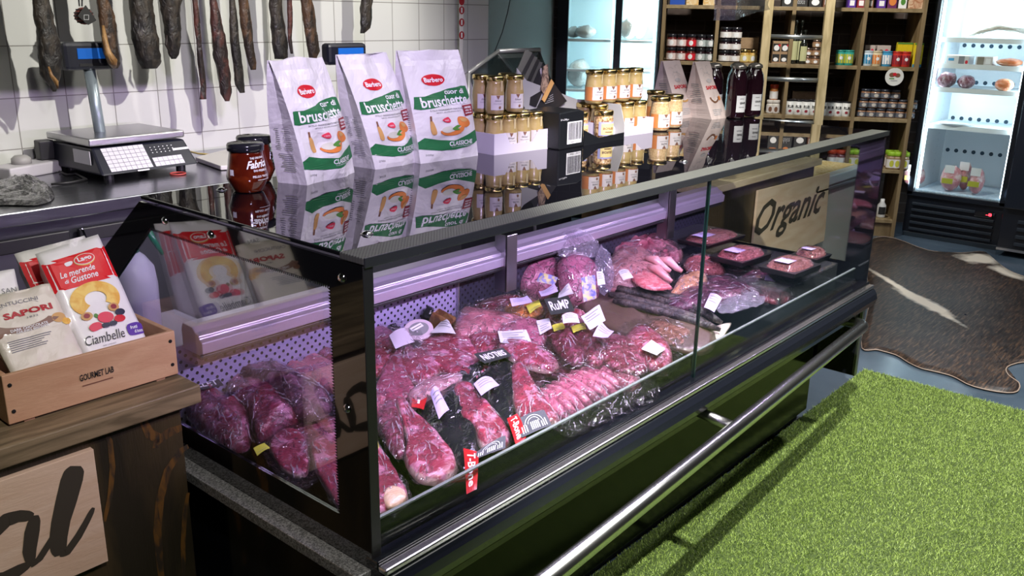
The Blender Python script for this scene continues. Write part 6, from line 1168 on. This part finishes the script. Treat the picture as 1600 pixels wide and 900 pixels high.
def hangbag():
    r = thing('clear_bag', 'clear plastic bag with lilac glints hanging above the bottles, left of the ladder', 'bag', P(1160,20,'y',1.9)); y = 1.9
    for nm, q, sd, m in (('front_film', [(1120,-30),(1152,-30),(1151,32),(1115,32)], 1, film('lilac_glint_film', (.75,.70,.85), .08, .22, (.45,.38,.62), rough=.12, bump=1.2, bs=45)), ('back_film', [(1152,-30),(1196,-30),(1204,15),(1151,32)], 2, film('grey_film', (.75,.75,.74), .06, .28, (.40,.40,.40), rough=.15, bump=.5, bs=12))):  # purple reflections are painted into the clear front film as lilac tint and haze
        p = [P(a, b, 'y', y+(.02 if sd == 2 else 0)) for a, b in q]; vs = []
        for j in range(13):
            for i in range(13):
                u, v = i/12, j/12; w_ = (p[0]*(1-u)+p[1]*u)*(1-v)+(p[3]*(1-u)+p[2]*u)*v; vs.append(w_+Vector((0, .014*noise.noise(w_*25+Vector((sd,0,0)))+.03*math.sin(3.1*u), 0)))
        MB().add(vs, [(j*13+i, j*13+i+1, (j+1)*13+i+1, (j+1)*13+i) for j in range(12) for i in range(12)]).build(nm, m, r, smooth=True, world=True)
    q = P(1150,-28,'y',y); MB().tube([q, Vector((q.x, q.y, 2.9))], .002, 6).build('string', BLKC, r, world=True)
hangbag()
def spray():
    r = thing('spray_bottle', 'white spray bottle with green trigger standing behind the near glass end', 'spray bottle', P(225,440,'y',2.6)); c = Vector((P(216,480,'y',2.55).x, 2.55, 0)); zt = P(212,392,'y',2.55).z; W = mat('bottle_white', (.60,.56,.74), .35)
    MB().lathe([(.045,0), (.062,.01), (.064,.20), (.058,.25), (.035,.285), (.018,.30)], 22, (c.x, c.y, zt-.30)).build('bottle', W, r, smooth=True, world=True)
    GR = mat('trigger_green', (.015,.18,.10), .3, coat=.5); MB().lathe([(.02,0), (.022,.03), (.014,.045)], 14, (c.x, c.y, zt-.005)).build('collar', GR, r, smooth=True, world=True)
    MB().tube([(c.x-.015,c.y,zt+.045), (c.x+.02,c.y,zt+.075), (c.x+.07,c.y,zt+.09)], [.012,.02,.013], 12).build('spray_head', GR, r, smooth=True, world=True); MB().tube([(c.x+.045,c.y-.01,zt+.075), (c.x+.06,c.y-.02,zt+.03), (c.x+.085,c.y-.02,zt-.02)], [.010,.009,.006], 10).build('trigger', GR, r, smooth=True, world=True)
    t = thing('side_table', 'small steel side table carrying the spray bottle in the aisle behind the case', 'table', (c.x, c.y, 0)); z = zt-.30
    MB().box(c.x-.2, c.x+.25, c.y-.15, c.y+.25, z-.02, z).build('top', STEEL, t, bevel=.003, world=True)
    for x in (-.18, .23):
        for y in (-.13, .23): MB().tube([(c.x+x, c.y+y, 0), (c.x+x, c.y+y, z-.02)], .012, 8).build('leg', STEEL, t, smooth=True, world=True)
    k = thing('knife_steel', 'chrome handled utensil hanging at the bench drawer behind the crate', 'utensil', P(135,370,'y',2.92)); q = [P(x, y, 'y', 2.90) for x, y in ((127,357),(131,356),(142,386),(137,388))]; MB().prism(q, (0,.012,0)).build('handle', CHROME, k, bevel=.004, world=True)
spray()
# ================================================================== goods on the shelf unit
def SPX(x, y, d=0):
    p0 = SA + SW*d; dd = ray(x, y); q = CAM + dd*((p0-CAM).dot(SW)/dd.dot(SW)); return (q-SA).dot(SU), q.z
RZ = math.radians(120)
def proto(name, label, cat, build, group=None):
    o = thing(name, label, cat, (0,0,0), 0, group); build(o); return o
def jar_p(r, h, body, lidm, lab=None, labcol2=None, rows=None, blabel=None):
    def f(o):
        pr = [(r*.9,0), (r,h*.06), (r,h*.62), (r*.86,h*.76)]; MB().lathe(pr, 16).build('glass_body', body, o, smooth=True); MB().lathe([(r*.9,h*.76), (r*.96,h*.78), (r*.96,h*.97), (r*.85,h), (.001,h)], 16).build('lid', lidm, o, smooth=True)
        if lab:
            s = csurf(lambda z: r*1.005, -math.pi*.5-1.25, -math.pi*.5+1.25, h*.10, h*.58); patch(o, 'paper_label', s, lab)
            printon(o, 'label_print', s, [('oval', labcol2 or WHITE, 1, .5, .5, .17, .40)] + ([('text', INK, 2, blabel, .3, .4, .7, .6, {'bold': .02})] if blabel else []))
    return f
def tin_p(r, h, m, lidm, txt=None, c2=None):
    def f(o):
        MB().lathe([(r*.97,0), (r,.003), (r,h-.012)], 18).build('can_body', m, o, smooth=True); MB().lathe([(r*1.02,h-.012), (r*1.02,h-.001), (r*.9,h), (.001,h-.002)], 18).build('lid', lidm, o, smooth=True)
        s = csurf(lambda z: r*1.004, -math.pi*.5-1.3, -math.pi*.5+1.3, h*.08, h*.82)
        if txt: printon(o, 'printed_text', s, [('text', INK, 1, txt, .25, .52, .80, .78, {'bold': .03}), ('oval', c2 or MIDG, 1, .5, .25, .14, .12)])
        elif c2: printon(o, 'printed_pattern', s, [('poly', c2, 1, [(.1+.2*i, .1), (.25+.2*i, .1), (.2+.2*i, .9), (.05+.2*i, .9)]) for i in range(4)] + [('oval', WHITE, 2, .5, .55, .12, .15)])
    return f
PS = {}
def put(key, s, d, z, label, group, rz=RZ-math.pi, fn=None, name=None, cat=None, scale=None):
    loc = SP(s, d, z)
    if key not in PS: o = PS[key] = proto(name, label, cat, fn, group); o.location = loc; o.rotation_euler = (0,0,RZ+math.pi/2+math.pi/2+math.pi/2-math.pi/2 if False else RZ-math.pi); o['group'] = group; return o
    return dup(PS[key], loc, RZ-math.pi, label, group, scale)
RJ = mat('jam_ruby', (.10,.012,.012), .15, coat=1); DJ = mat('jam_black', (.02,.008,.012), .15, coat=1); WL = mat('label_white', (.78,.74,.72), .5); PL = mat('label_blush', (.70,.58,.56), .5); BRJ = mat('spread_brown', (.30,.15,.08), .3, coat=.8); YJ = mat('jar_amber', (.60,.38,.10), .25, coat=.8)
LIDC = mat('lid_copper', (.30,.22,.18), .25, .8)
ords = ('first', 'second', 'third', 'fourth', 'fifth', 'sixth', 'seventh', 'eighth')
def rowx(xa, xb, n): return [xa+(xb-xa)*(i+.5)/n for i in range(n)]
# bay A, level B: two layers of jam
for lay in range(2):
    for i, x in enumerate(rowx(1040, 1116, 5)):
        s, _ = SPX(x, 90, .06); kk = 'jamr' if i in (2,) else ('jamd' if i > 2 else 'jamp')
        put(kk, s, .06, SHZ[3]+lay*.103, f'jam jar with round emblem label, {("lower", "upper")[lay]} layer, {ords[i]} from the teal fridge', 'jam jars stacked two high next to the teal fridge', name='jam_jar', cat='jar', fn=jar_p(.039, .10, RJ if kk != 'jamd' else DJ, BLKL, {'jamr': RED, 'jamd': mat('label_grey', (.45,.50,.50), .5), 'jamp': PL}[kk], WHITE))
# bay B
for lay in range(3):
    for i, x in enumerate((1131, 1147)):
        s, _ = SPX(x, 90, .06); put('flat', s, .06, SHZ[3]+lay*.088, f'dark jar with white band, {("bottom", "middle", "top")[lay]} of the {("left", "right")[i]} stack behind the bottle caps', 'dark white banded jars stacked three high', name='dark_jar', cat='jar', fn=jar_p(.044, .086, DJ, BLKL, WL))
for i, x in enumerate((1163, 1176)): s, _ = SPX(x, 90, .05); put('yel', s, .05, SHZ[3], 'amber jar with gold lid ' + ('left of the pair, next to the dark stack', 'right of the pair, next to the wooden crate slats')[i], 'amber jar pair', name='honey_jar', cat='jar', fn=jar_p(.034, .098, YJ, GOLDL, mat('label_yellow', ()), WHITE))
def crate2(label, s0, s1, d0, d1, z, h, m=None, nm='small_crate'):
    o = thing(nm, label, 'crate', SP((s0+s1)/2, (d0+d1)/2, z)); m = m or wood('small_crate_wood', (.30,.19,.10), (.42,.28,.16), (1,4,4), 6)
    for a in (d0, d1-.01):
        for k in range(2): sbox(MB(), s0, s1, a, a+.01, z+k*h*.52, z+k*h*.52+h*.44).build('slat', m, o, world=True)
    for a in (s0, s1-.012): sbox(MB(), a, a+.012, d0+.0102, d1-.0102, z, z+h).build('end_board', m, o, world=True)
    sbox(MB(), s0+.012, s1-.012, d0+.01, d1-.01, z, z+.006).build('base', m, o, world=True)
s0 = SPX(1184, 80, .2)[0]; s1 = SPX(1150, 80, .2)[0]; crate2('rough wooden crate on its shelf behind the amber jars', s0, s1, .20, .38, SHZ[3]+.001, .19)
def cbox(nm, label, cat, x0, x1, lev, h, m, d=.05, dep=.10, el=None, group=None, z=None):
    a = SPX(x1, 90, d)[0]; b = SPX(x0, 90, d)[0]; z = SHZ[lev] if z is None else z; o = thing(nm, label, cat, SP((a+b)/2, d, z), 0, group); sbox(MB(), a, b, d, d+dep, z, z+h).build('box_body', m, o, bevel=.002, world=True)
    if el: printon(o, 'printed_front', lambda u, v, of: SP(b+(a-b)*u, d-.001-of, z+h*v), el, world=True)
    return o
CARTON = mat('kraft_carton', (.36,.23,.13), .7)
cbox('gift_carton', 'kraft gift carton with four round windows beside the left ladder leg', 'carton', 1206, 1231, 3, .165, CARTON, el=[(k, m_, l_, *q) for k, m_, l_, q in [('rect', INK, 1, (.02,.55,.46,.90)), ('rect', INK, 1, (.54,.55,.98,.90)), ('rect', INK, 1, (.02,.08,.46,.42)), ('rect', INK, 1, (.54,.08,.98,.42)), ('oval', WHITE, 2, (.24,.70,.17,.13)), ('oval', WHITE, 2, (.76,.70,.17,.13)), ('oval', RED, 2, (.40,.82,.08,.05)), ('oval', RED, 2, (.92,.82,.05,.05)), ('oval', WHITE, 2, (.24,.18,.15,.09)), ('oval', WHITE, 2, (.76,.18,.15,.09))]])
def oil(o):
    MB().lathe([(.026,0), (.030,.006), (.030,.19), (.022,.215), (.012,.235), (.011,.30), (.014,.302), (.014,.325), (.001,.326)], 16).build('bottle_body', mat('dark_bottle', (.01,.012,.01), .12, coat=1), o, smooth=True)
    s = csurf(lambda z: .0305, -math.pi*.5-.9, -math.pi*.5+.9, .03, .17); patch(o, 'paper_label', s, mat('label_olive', (.55,.55,.30), .5))
for i, (x, d, sc) in enumerate(((1239, .06, .78), (1248, .10, 1), (1254, .05, .78))): s, _ = SPX(x, 90, d); put('oil', s, d, SHZ[3], 'dark oil bottle behind the ladder rungs, ' + ('left short one', 'tall middle one', 'right short one')[i], 'dark oil bottles', name='oil_bottle', cat='bottle', fn=oil, scale=(1,1,sc))
for lay in range(3):
    for i, x in enumerate(rowx(1256, 1292, 3 if lay < 2 else 1)): s, _ = SPX(x, 90, .07); put('pate', s, .07, SHZ[3]+lay*.062, f'small pate jar on a cardboard tray, {("bottom", "middle", "top")[lay]} layer, {ords[i]} from the oil bottles', 'small pate jars on trays between the ladder legs', name='pate_jar', cat='jar', fn=jar_p(.034, .058, BRJ, LIDC, CARTON))
TEAL = mat('tin_teal', (.03,.30,.25), .35); BLU = mat('tin_blue', (.05,.28,.50), .35); REDT = mat('tin_red', (.50,.03,.02), .35); WHT = mat('tin_white_blue', (.55,.64,.72), .4); CRM = mat('tin_cream', (.62,.52,.34), .4); YT = mat('tin_yellow', (.72,.58,.02), .35); WHTIN = mat('tin_white', (.68,.68,.66), .4)
for k, x, m, c2, lab in (('t1',1313,TEAL,YEL,'teal patterned tin just right of the ladder'), ('t1',1326,TEAL,YEL,'teal and yellow tin beside the bay upright'), ('t2',1356,WHT,BLU,'white tin with blue pattern, first in the right bay'), ('t3',1370,CRM,ORANGE,'cream tin between the white and blue tins'), ('t4',1386,BLU,WHITE,'bright blue tin in the right bay'), ('t5',1402,REDT,DRED,'red tin left of two before the yellow cartons'), ('t5',1415,REDT,DRED,'red tin with cherries, right of two')):
    s, _ = SPX(x, 90, .06); put(k, s, .06, SHZ[3], lab, 'patterned drink tins', name='drink_tin', cat='tin', fn=tin_p(.0365, .112, m, m, None, c2))
for i, x in enumerate((1404, 1412, 1420, 1434)): s, _ = SPX(x, 90, .16); cbox('tall_carton', ('tall yellow carton leftmost behind the red tins', 'tall yellow carton second behind the red tins', 'tall yellow carton third behind the red tins', 'tall yellow carton with a blue foot, at the fridge side')[i], 'carton', x-(4 if i < 3 else 7), x+(4 if i < 3 else 7), 3, .175, YT, d=.13 if i < 3 else .05, dep=.05, group='tall yellow cartons', el=[('rect', BLU, 1, .0, 0, 1, .12), ('oval', GREY, 1, .5, .55, .3, .10), ('rect', LEAF, 1, 0, .93, 1, 1)])
for i, (a, b) in enumerate(((1350,1366), (1369,1390))): cbox('biscuit_carton', ('pale biscuit carton above the white tin, left one', 'pale biscuit carton above the blue tin, right one')[i], 'carton', a, b, 3, .15, mat('carton_pale', (.55,.46,.42), .5), d=.14, dep=.08, el=[('oval', BROWN, 1, .3, .7, .15, .10), ('oval', PINK, 1, .7, .75, .12, .08), ('rect', DRED, 1, .1, .5, .9, .56)])
# level C
s, _ = SPX(1207, 170, .10); put('orj', s, .12, SHZ[2]+.10, 'orange jar with red lid standing on the white jars at the ladder', None, name='spread_jar', cat='jar', fn=jar_p(.033, .12, mat('orange_spread', (.55,.20,.05), .4), mat('lid_red', (.45,.05,.02), .3), WL)); 
for i, x in enumerate((1203, 1212)): s, _ = SPX(x, 170, .06+.0*i); put('whj', s, .07+.0*i, SHZ[2], 'wide white jar at the ladder foot, ' + ('left one with red rim', 'right one with brown mark')[i], 'wide white jars', name='cream_jar', cat='jar', fn=jar_p(.030, .105, mat('white_cream', (.70,.66,.60), .4), mat('lid_white', (.7,.65,.6), .4), WL, BROWN))
n = 0
for row, xs in enumerate(((1234, 1246.5, 1259, 1272, 1285, 1297, 1309, 1322), (1240, 1253, 1266, 1279))):
    for x in xs: n += 1; s, _ = SPX(x, 170, .06+.085*row); put('rub', s, .06+.085*row, SHZ[2], f'white RUB tin with black lid, {("front", "rear")[row]} row, {ords[xs.index(x)]} from the left', 'white RUB spice tins', name='spice_tin', cat='tin', fn=tin_p(.031, .115, WHTIN, BLKL, 'RUB', DRED))
s0, s1 = SPX(1287, 170, .3)[0], SPX(1235, 170, .3)[0]; crate2('plain brown crate standing behind the white RUB tins', s0, s1, .26, .40, SHZ[2]+.001, .16)
for lay in range(3):
    for i, x in enumerate(rowx(1338, 1430, 6)):
        if lay == 2 and i > 3: continue
        s, _ = SPX(x+lay*2, 170, .08); put('cup', s, .08, SHZ[2]+lay*.072, f'brown dessert pot with dark sleeve, {("bottom", "middle", "top")[lay]} layer, {ords[i]} from the left', 'brown dessert pots stacked in the right bay', name='dessert_pot', cat='jar', fn=jar_p(.037, .068, BRJ, mat('sleeve_dark', (.03,.035,.05), .3), mat('pot_label', (.12,.13,.16), .4), mat('pot_mark', (.55,.5,.45), .5)))
s, z = SPX(1397, 120, .0); o = thing('round_sign', 'round white sign with a food picture hanging in the right bay', 'sign', SP(s, -.012, z)); o.rotation_euler = (0,0,RZ-math.pi); MB().lathe([(.0005,0), (.066,0), (.066,.006), (.0005,.006)], 28, (0,0,0), 'y').build('disc', mat('sign_white', (.75,.75,.72), .5), o)
printon(o, 'printed_picture', lambda u, v, of: Vector(((u-.5)*.12, -.0008-of, (v-.5)*.12)), [('oval', BROWN, 1, .35, .62, .18, .14), ('oval', RED, 2, .5, .66, .12, .1), ('oval', BROWN, 1, .68, .6, .16, .13), ('rect', LEAF, 1, .2, .36, .5, .42), ('rect', MIDG, 1, .3, .24, .7, .3)])
MB().tube([(0,.0,.066), (0,.012,SHZ[3]-.03-z)], .0015, 5).build('string', BLKC, o)
# level D and E
for i, (x, d) in enumerate(((1391,.05), (1400,.05), (1412,.05), (1388,.14), (1398,.14), (1408,.14), (1325,.05), (1337,.05), (1348,.05), (1330,.14))): s, _ = SPX(x, 258, d); put('grn', s, d, SHZ[1], f'lime lidded jar, {ords[i] if i < 3 else ords[i-3] if i < 6 else ords[i-6]} {"in the front row right of the glass end" if i < 3 else "in the rear row right of the glass end" if i < 6 else "seen through the glass end"}', 'lime lidded jars on the low shelf', name='pickle_jar', cat='jar', fn=jar_p(.036, .135, mat('pickle_red', (.18,.02,.02), .2, coat=1, col2=(.45,.42,.2), ns=4), mat('lid_lime', (.30,.50,.03), .35), WL, YEL))
for i, x in enumerate((1298, 1312)): s, _ = SPX(x, 258, .05); put('redl', s, .05, SHZ[1], 'red lidded jar seen through the glass end, ' + ('left', 'right')[i] + ' of two', 'red lidded jars', name='sauce_jar', cat='jar', fn=jar_p(.038, .13, mat('sauce_dark', (.14,.03,.03), .2, coat=1), mat('lid_red', ()), WL))
s, _ = SPX(1376, 335, .08); put('btl', s, .08, SHZ[0], 'small white bottle alone on the lowest shelf', None, name='white_bottle', cat='bottle', fn=lambda o: [MB().lathe([(.03,0), (.033,.01), (.033,.10), (.016,.125), (.016,.15), (.001,.15)], 16).build('bottle_body', WHTIN, o, smooth=True), patch(o, 'dark_label', csurf(lambda z: .0335, -2.4, -.7, .03, .09), INK)])
# level A (bottoms in view, tops mirrored in the glass top)
BX = mat('pack_blue', (.02,.08,.42), .4); PASTA = mat('pasta_pack', (.72,.62,.42), .4, col2=(.62,.38,.12), ns=30)
for nm, lab, cat, x0, x1, h, m, el in (('pasta_box', 'blue pasta box on the top shelf, nearest the teal fridge', 'box', 1041, 1064, .22, BX, [('rect', WHITE, 1, .1, .3, .9, .8), ('text', RED, 2, 'Pasta', .2, .5, .8, .7)]),
    ('pasta_bag', 'pale yellow pasta bag beside the blue box on the top shelf', 'bag', 1066, 1085, .2, PASTA, None), ('pasta_bag', 'second pale yellow pasta bag beside the hanging clear bag', 'bag', 1092, 1118, .2, PASTA, None),
    ('snack_box', 'black snack box with white badge, first right of the left ladder leg', 'box', 1213, 1230, .20, INK, [('oval', WHITE, 1, .5, .2, .3, .12), ('rect', ORANGE, 1, .2, .5, .8, .8)]), ('snack_box', 'black snack box with grey lettering, second right of the ladder leg', 'box', 1233, 1252, .2, INK, [('text', MIDG, 1, 'dolce', .2, .1, .8, .3), ('oval', ORANGE, 1, .5, .6, .3, .15)]),
    ('snack_box', 'black snack box with white oval, third right of the ladder leg', 'box', 1255, 1274, .19, INK, [('oval', WHITE, 1, .5, .18, .32, .12), ('rect', RED, 1, .3, .5, .8, .7)]), ('snack_box', 'brown snack box before the right ladder leg', 'box', 1277, 1296, .19, BROWN, [('rect', WHITE, 1, .1, .1, .4, .3), ('rect', MIDG, 1, .5, .1, .9, .3)]),
    ('tea_box', 'violet box first right of the right ladder leg', 'box', 1315, 1327, .15, PURP, [('rect', WHITE, 1, .2, .1, .8, .35)]), ('tea_box', 'dark red box second right of the right ladder leg', 'box', 1329, 1341, .15, DRED, [('rect', WHITE, 1, .2, .1, .8, .35)]), ('tea_box', 'brown box third right of the right ladder leg', 'box', 1343, 1354, .15, BROWN, [('rect', WHITE, 1, .2, .1, .8, .35)]),
    ('tea_box', 'dark violet box above the round sign', 'box', 1360, 1373, .15, PURP, [('rect', WHITE, 1, .2, .1, .8, .35)]), ('cereal_box', 'purple and orange box with fruit picture on the top shelf', 'box', 1376, 1390, .24, mat('box_plum', (.15,.03,.12), .4), [('oval', ORANGE, 1, .5, .2, .4, .12)]), ('cereal_box', 'white box with leaf picture on the top shelf', 'box', 1393, 1405, .24, WHITE, [('oval', LEAF, 1, .5, .2, .3, .1)]), ('cereal_box', 'orange patterned box at the right end of the top shelf', 'box', 1408, 1433, .24, mat('box_terra', (.42,.18,.09), .5, col2=(.70,.52,.36), ns=30), None)):
    cbox(nm, lab, cat, x0, x1, 4, h, m, el=el)
# ================================================================== goods in the fridges
def fz(x, y, k=.12): return P(x, y, 'x', FX+k)
def packbox(nm, label, cat, px0, px1, z, h, m, d=.14, puffy=False, k=.13, el=None):
    a, b = P(px0, 90, 'x', FX+k).y, P(px1, 90, 'x', FX+k).y; r = thing(nm, label, cat, (FX+k, (a+b)/2, z))
    if puffy:
        w_ = abs(a-b)/2; MB().ball((0,0,h/2), 1, (d/2, w_, h/2), 16).build('wrapped_piece', m, r, smooth=True); v = [c for c in r.children[0].data.vertices]
        for c in v: q = noise.noise(c.co*30); c.co = c.co*(1+.12*q); c.co.z = max(c.co.z, 0)
    else: MB().box(-.02, d-.02, -abs(a-b)/2, abs(a-b)/2, 0, h).build('box_body', m, r, bevel=.004)
    if el: printon(r, 'printed_front', lambda u, v_, o: Vector((-.021-o, abs(a-b)*(.5-u), h*v_)), el)
    return r
FISH = mat('fish_skin', (.45,.38,.30), .3, coat=.6, col2=(.72,.66,.58), ns=25, stretch=(1,1,8)); z0 = FZ[0]
r = thing('smoked_fish', 'long curved smoked fish bags on the top fridge shelf', 'fish', (FX+.2, 1.75, z0)); 
for i in range(4): MB().tube([P(1508+i*6, 58, 'x', FX+.15)+Vector((.02*i,0,.004)), P(1530+i*5, 50-i*3, 'x', FX+.15)+Vector((.02*i,0,0)), P(1560, 43-i, 'x', FX+.15)+Vector((.02*i,0,0)), P(1600, 48+i*3, 'x', FX+.15)+Vector((.02*i,0,0))], [.004,.014,.018,.015], 10).build('fish_side', FISH, r, smooth=True, world=True)
packbox('dairy_pack', 'white and grey dairy pack on the second fridge shelf, left', 'pack', 1480, 1516, FZ[1], .065, mat('dairy_white', (.68,.66,.66), .4), el=[('rect', GREY, 1, .55, .05, .8, .95), ('oval', RED, 1, .9, .3, .06, .2), ('rect', BLU, 1, .1, .4, .35, .7)])
packbox('dairy_pack', 'grey and white dairy pack on the second fridge shelf, middle', 'pack', 1526, 1553, FZ[1], .065, mat('dairy_white', ()), el=[('rect', mat('pack_taupe', (.25,.22,.18), .5), 1, .1, .05, .5, .95), ('rect', WHITE, 2, .6, .2, .9, .8)])
packbox('salmon_pack', 'orange salmon pack on the second fridge shelf, right', 'fish pack', 1558, 1600, FZ[1], .06, mat('salmon', (.75,.22,.08), .3, coat=.6, col2=(.85,.4,.22), ns=14), puffy=True)
packbox('roast_pack', 'dark wrapped roast on the third fridge shelf, left', 'meat', 1470, 1500, FZ[2], .115, meat('fridge_roast', (.16,.03,.05), (.45,.25,.30)), puffy=True); packbox('roast_pack', 'dark wrapped roast on the third fridge shelf beside the first', 'meat', 1503, 1530, FZ[2], .10, meat('fridge_roast', ()), puffy=True)
packbox('salmon_pack', 'red orange fish pack at the right of the third fridge shelf', 'fish pack', 1562, 1592, FZ[2], .09, mat('salmon', ()), puffy=True)
packbox('thin_packs', 'thin clear film packs on the fourth fridge shelf', 'pack', 1478, 1540, FZ[3], .03, mat('clear_packs', (.62,.66,.70), .2, coat=1, bump=.6), puffy=True)
FM = meat('frozen_packs', (.62,.22,.24), (.80,.62,.62), ns=16, bump=.6)
for i, (a, b, h, lab) in enumerate(((1438,1475,.17,'bag of red and white frozen meat at the left of the fridge floor'), (1500,1534,.20,'bag of pink frozen meat in the middle of the fridge floor'), (1530,1550,.22,'narrow bag of frozen meat standing behind the middle one'), (1548,1572,.20,'bag of pink frozen meat at the right of the fridge floor'))):
    r = packbox('frozen_bag', lab, 'bag', a, b, .372, h, FM, d=.16, puffy=True, k=.17+.12*(i == 2)); 
    MB().box(-.10, -.098, -.04, .04, h*.35, h*.55).build('yellow_label', YEL, r); MB().box(-.08, -.078, -.035, .035, h*.75, h*1.05).build('header_card', WHITE, r)
# teal fridge
PB = mat('bagged_pale', (.55,.56,.55), .25, coat=1, col2=(.70,.66,.62), ns=12, bump=.8, bs=30)
def fpack(lab, x, y, d, rr, h, m, cat='bag', nm='chilled_pack', z=None):
    s, zz = SPX(x, y, d); z = zz if z is None else z; r = thing(nm, lab, cat, SP(s, d, z)); MB().ball((0,0,h/2), 1, (rr, rr*.8, h/2), 16).build('wrapped_piece', m, r, smooth=True)
    for c in r.children[0].data.vertices: c.co = c.co*(1+.16*noise.noise(c.co*22)); c.co.z = max(c.co.z, 0)
fpack('round pale bagged cheese behind the left fridge door, lower shelf', 903, 150, .26, .11, .22, PB, z=1.065); fpack('striped bagged roll on the upper shelf of the left fridge door', 915, 60, .2, .10, .10, PB, z=1.46)
fpack('white bag behind the dark frame of the left fridge door', 896, 55, .25, .07, .09, PB, z=1.46); fpack('netted pale roll on the upper shelf of the right fridge door', 982, 55, .2, .09, .16, PB, z=1.46); fpack('second netted roll at the upper right of the teal fridge', 1000, 40, .26, .07, .22, PB, z=1.46); fpack('small bagged pack on the middle shelf of the right fridge door', 992, 100, .2, .08, .09, PB, z=1.225)
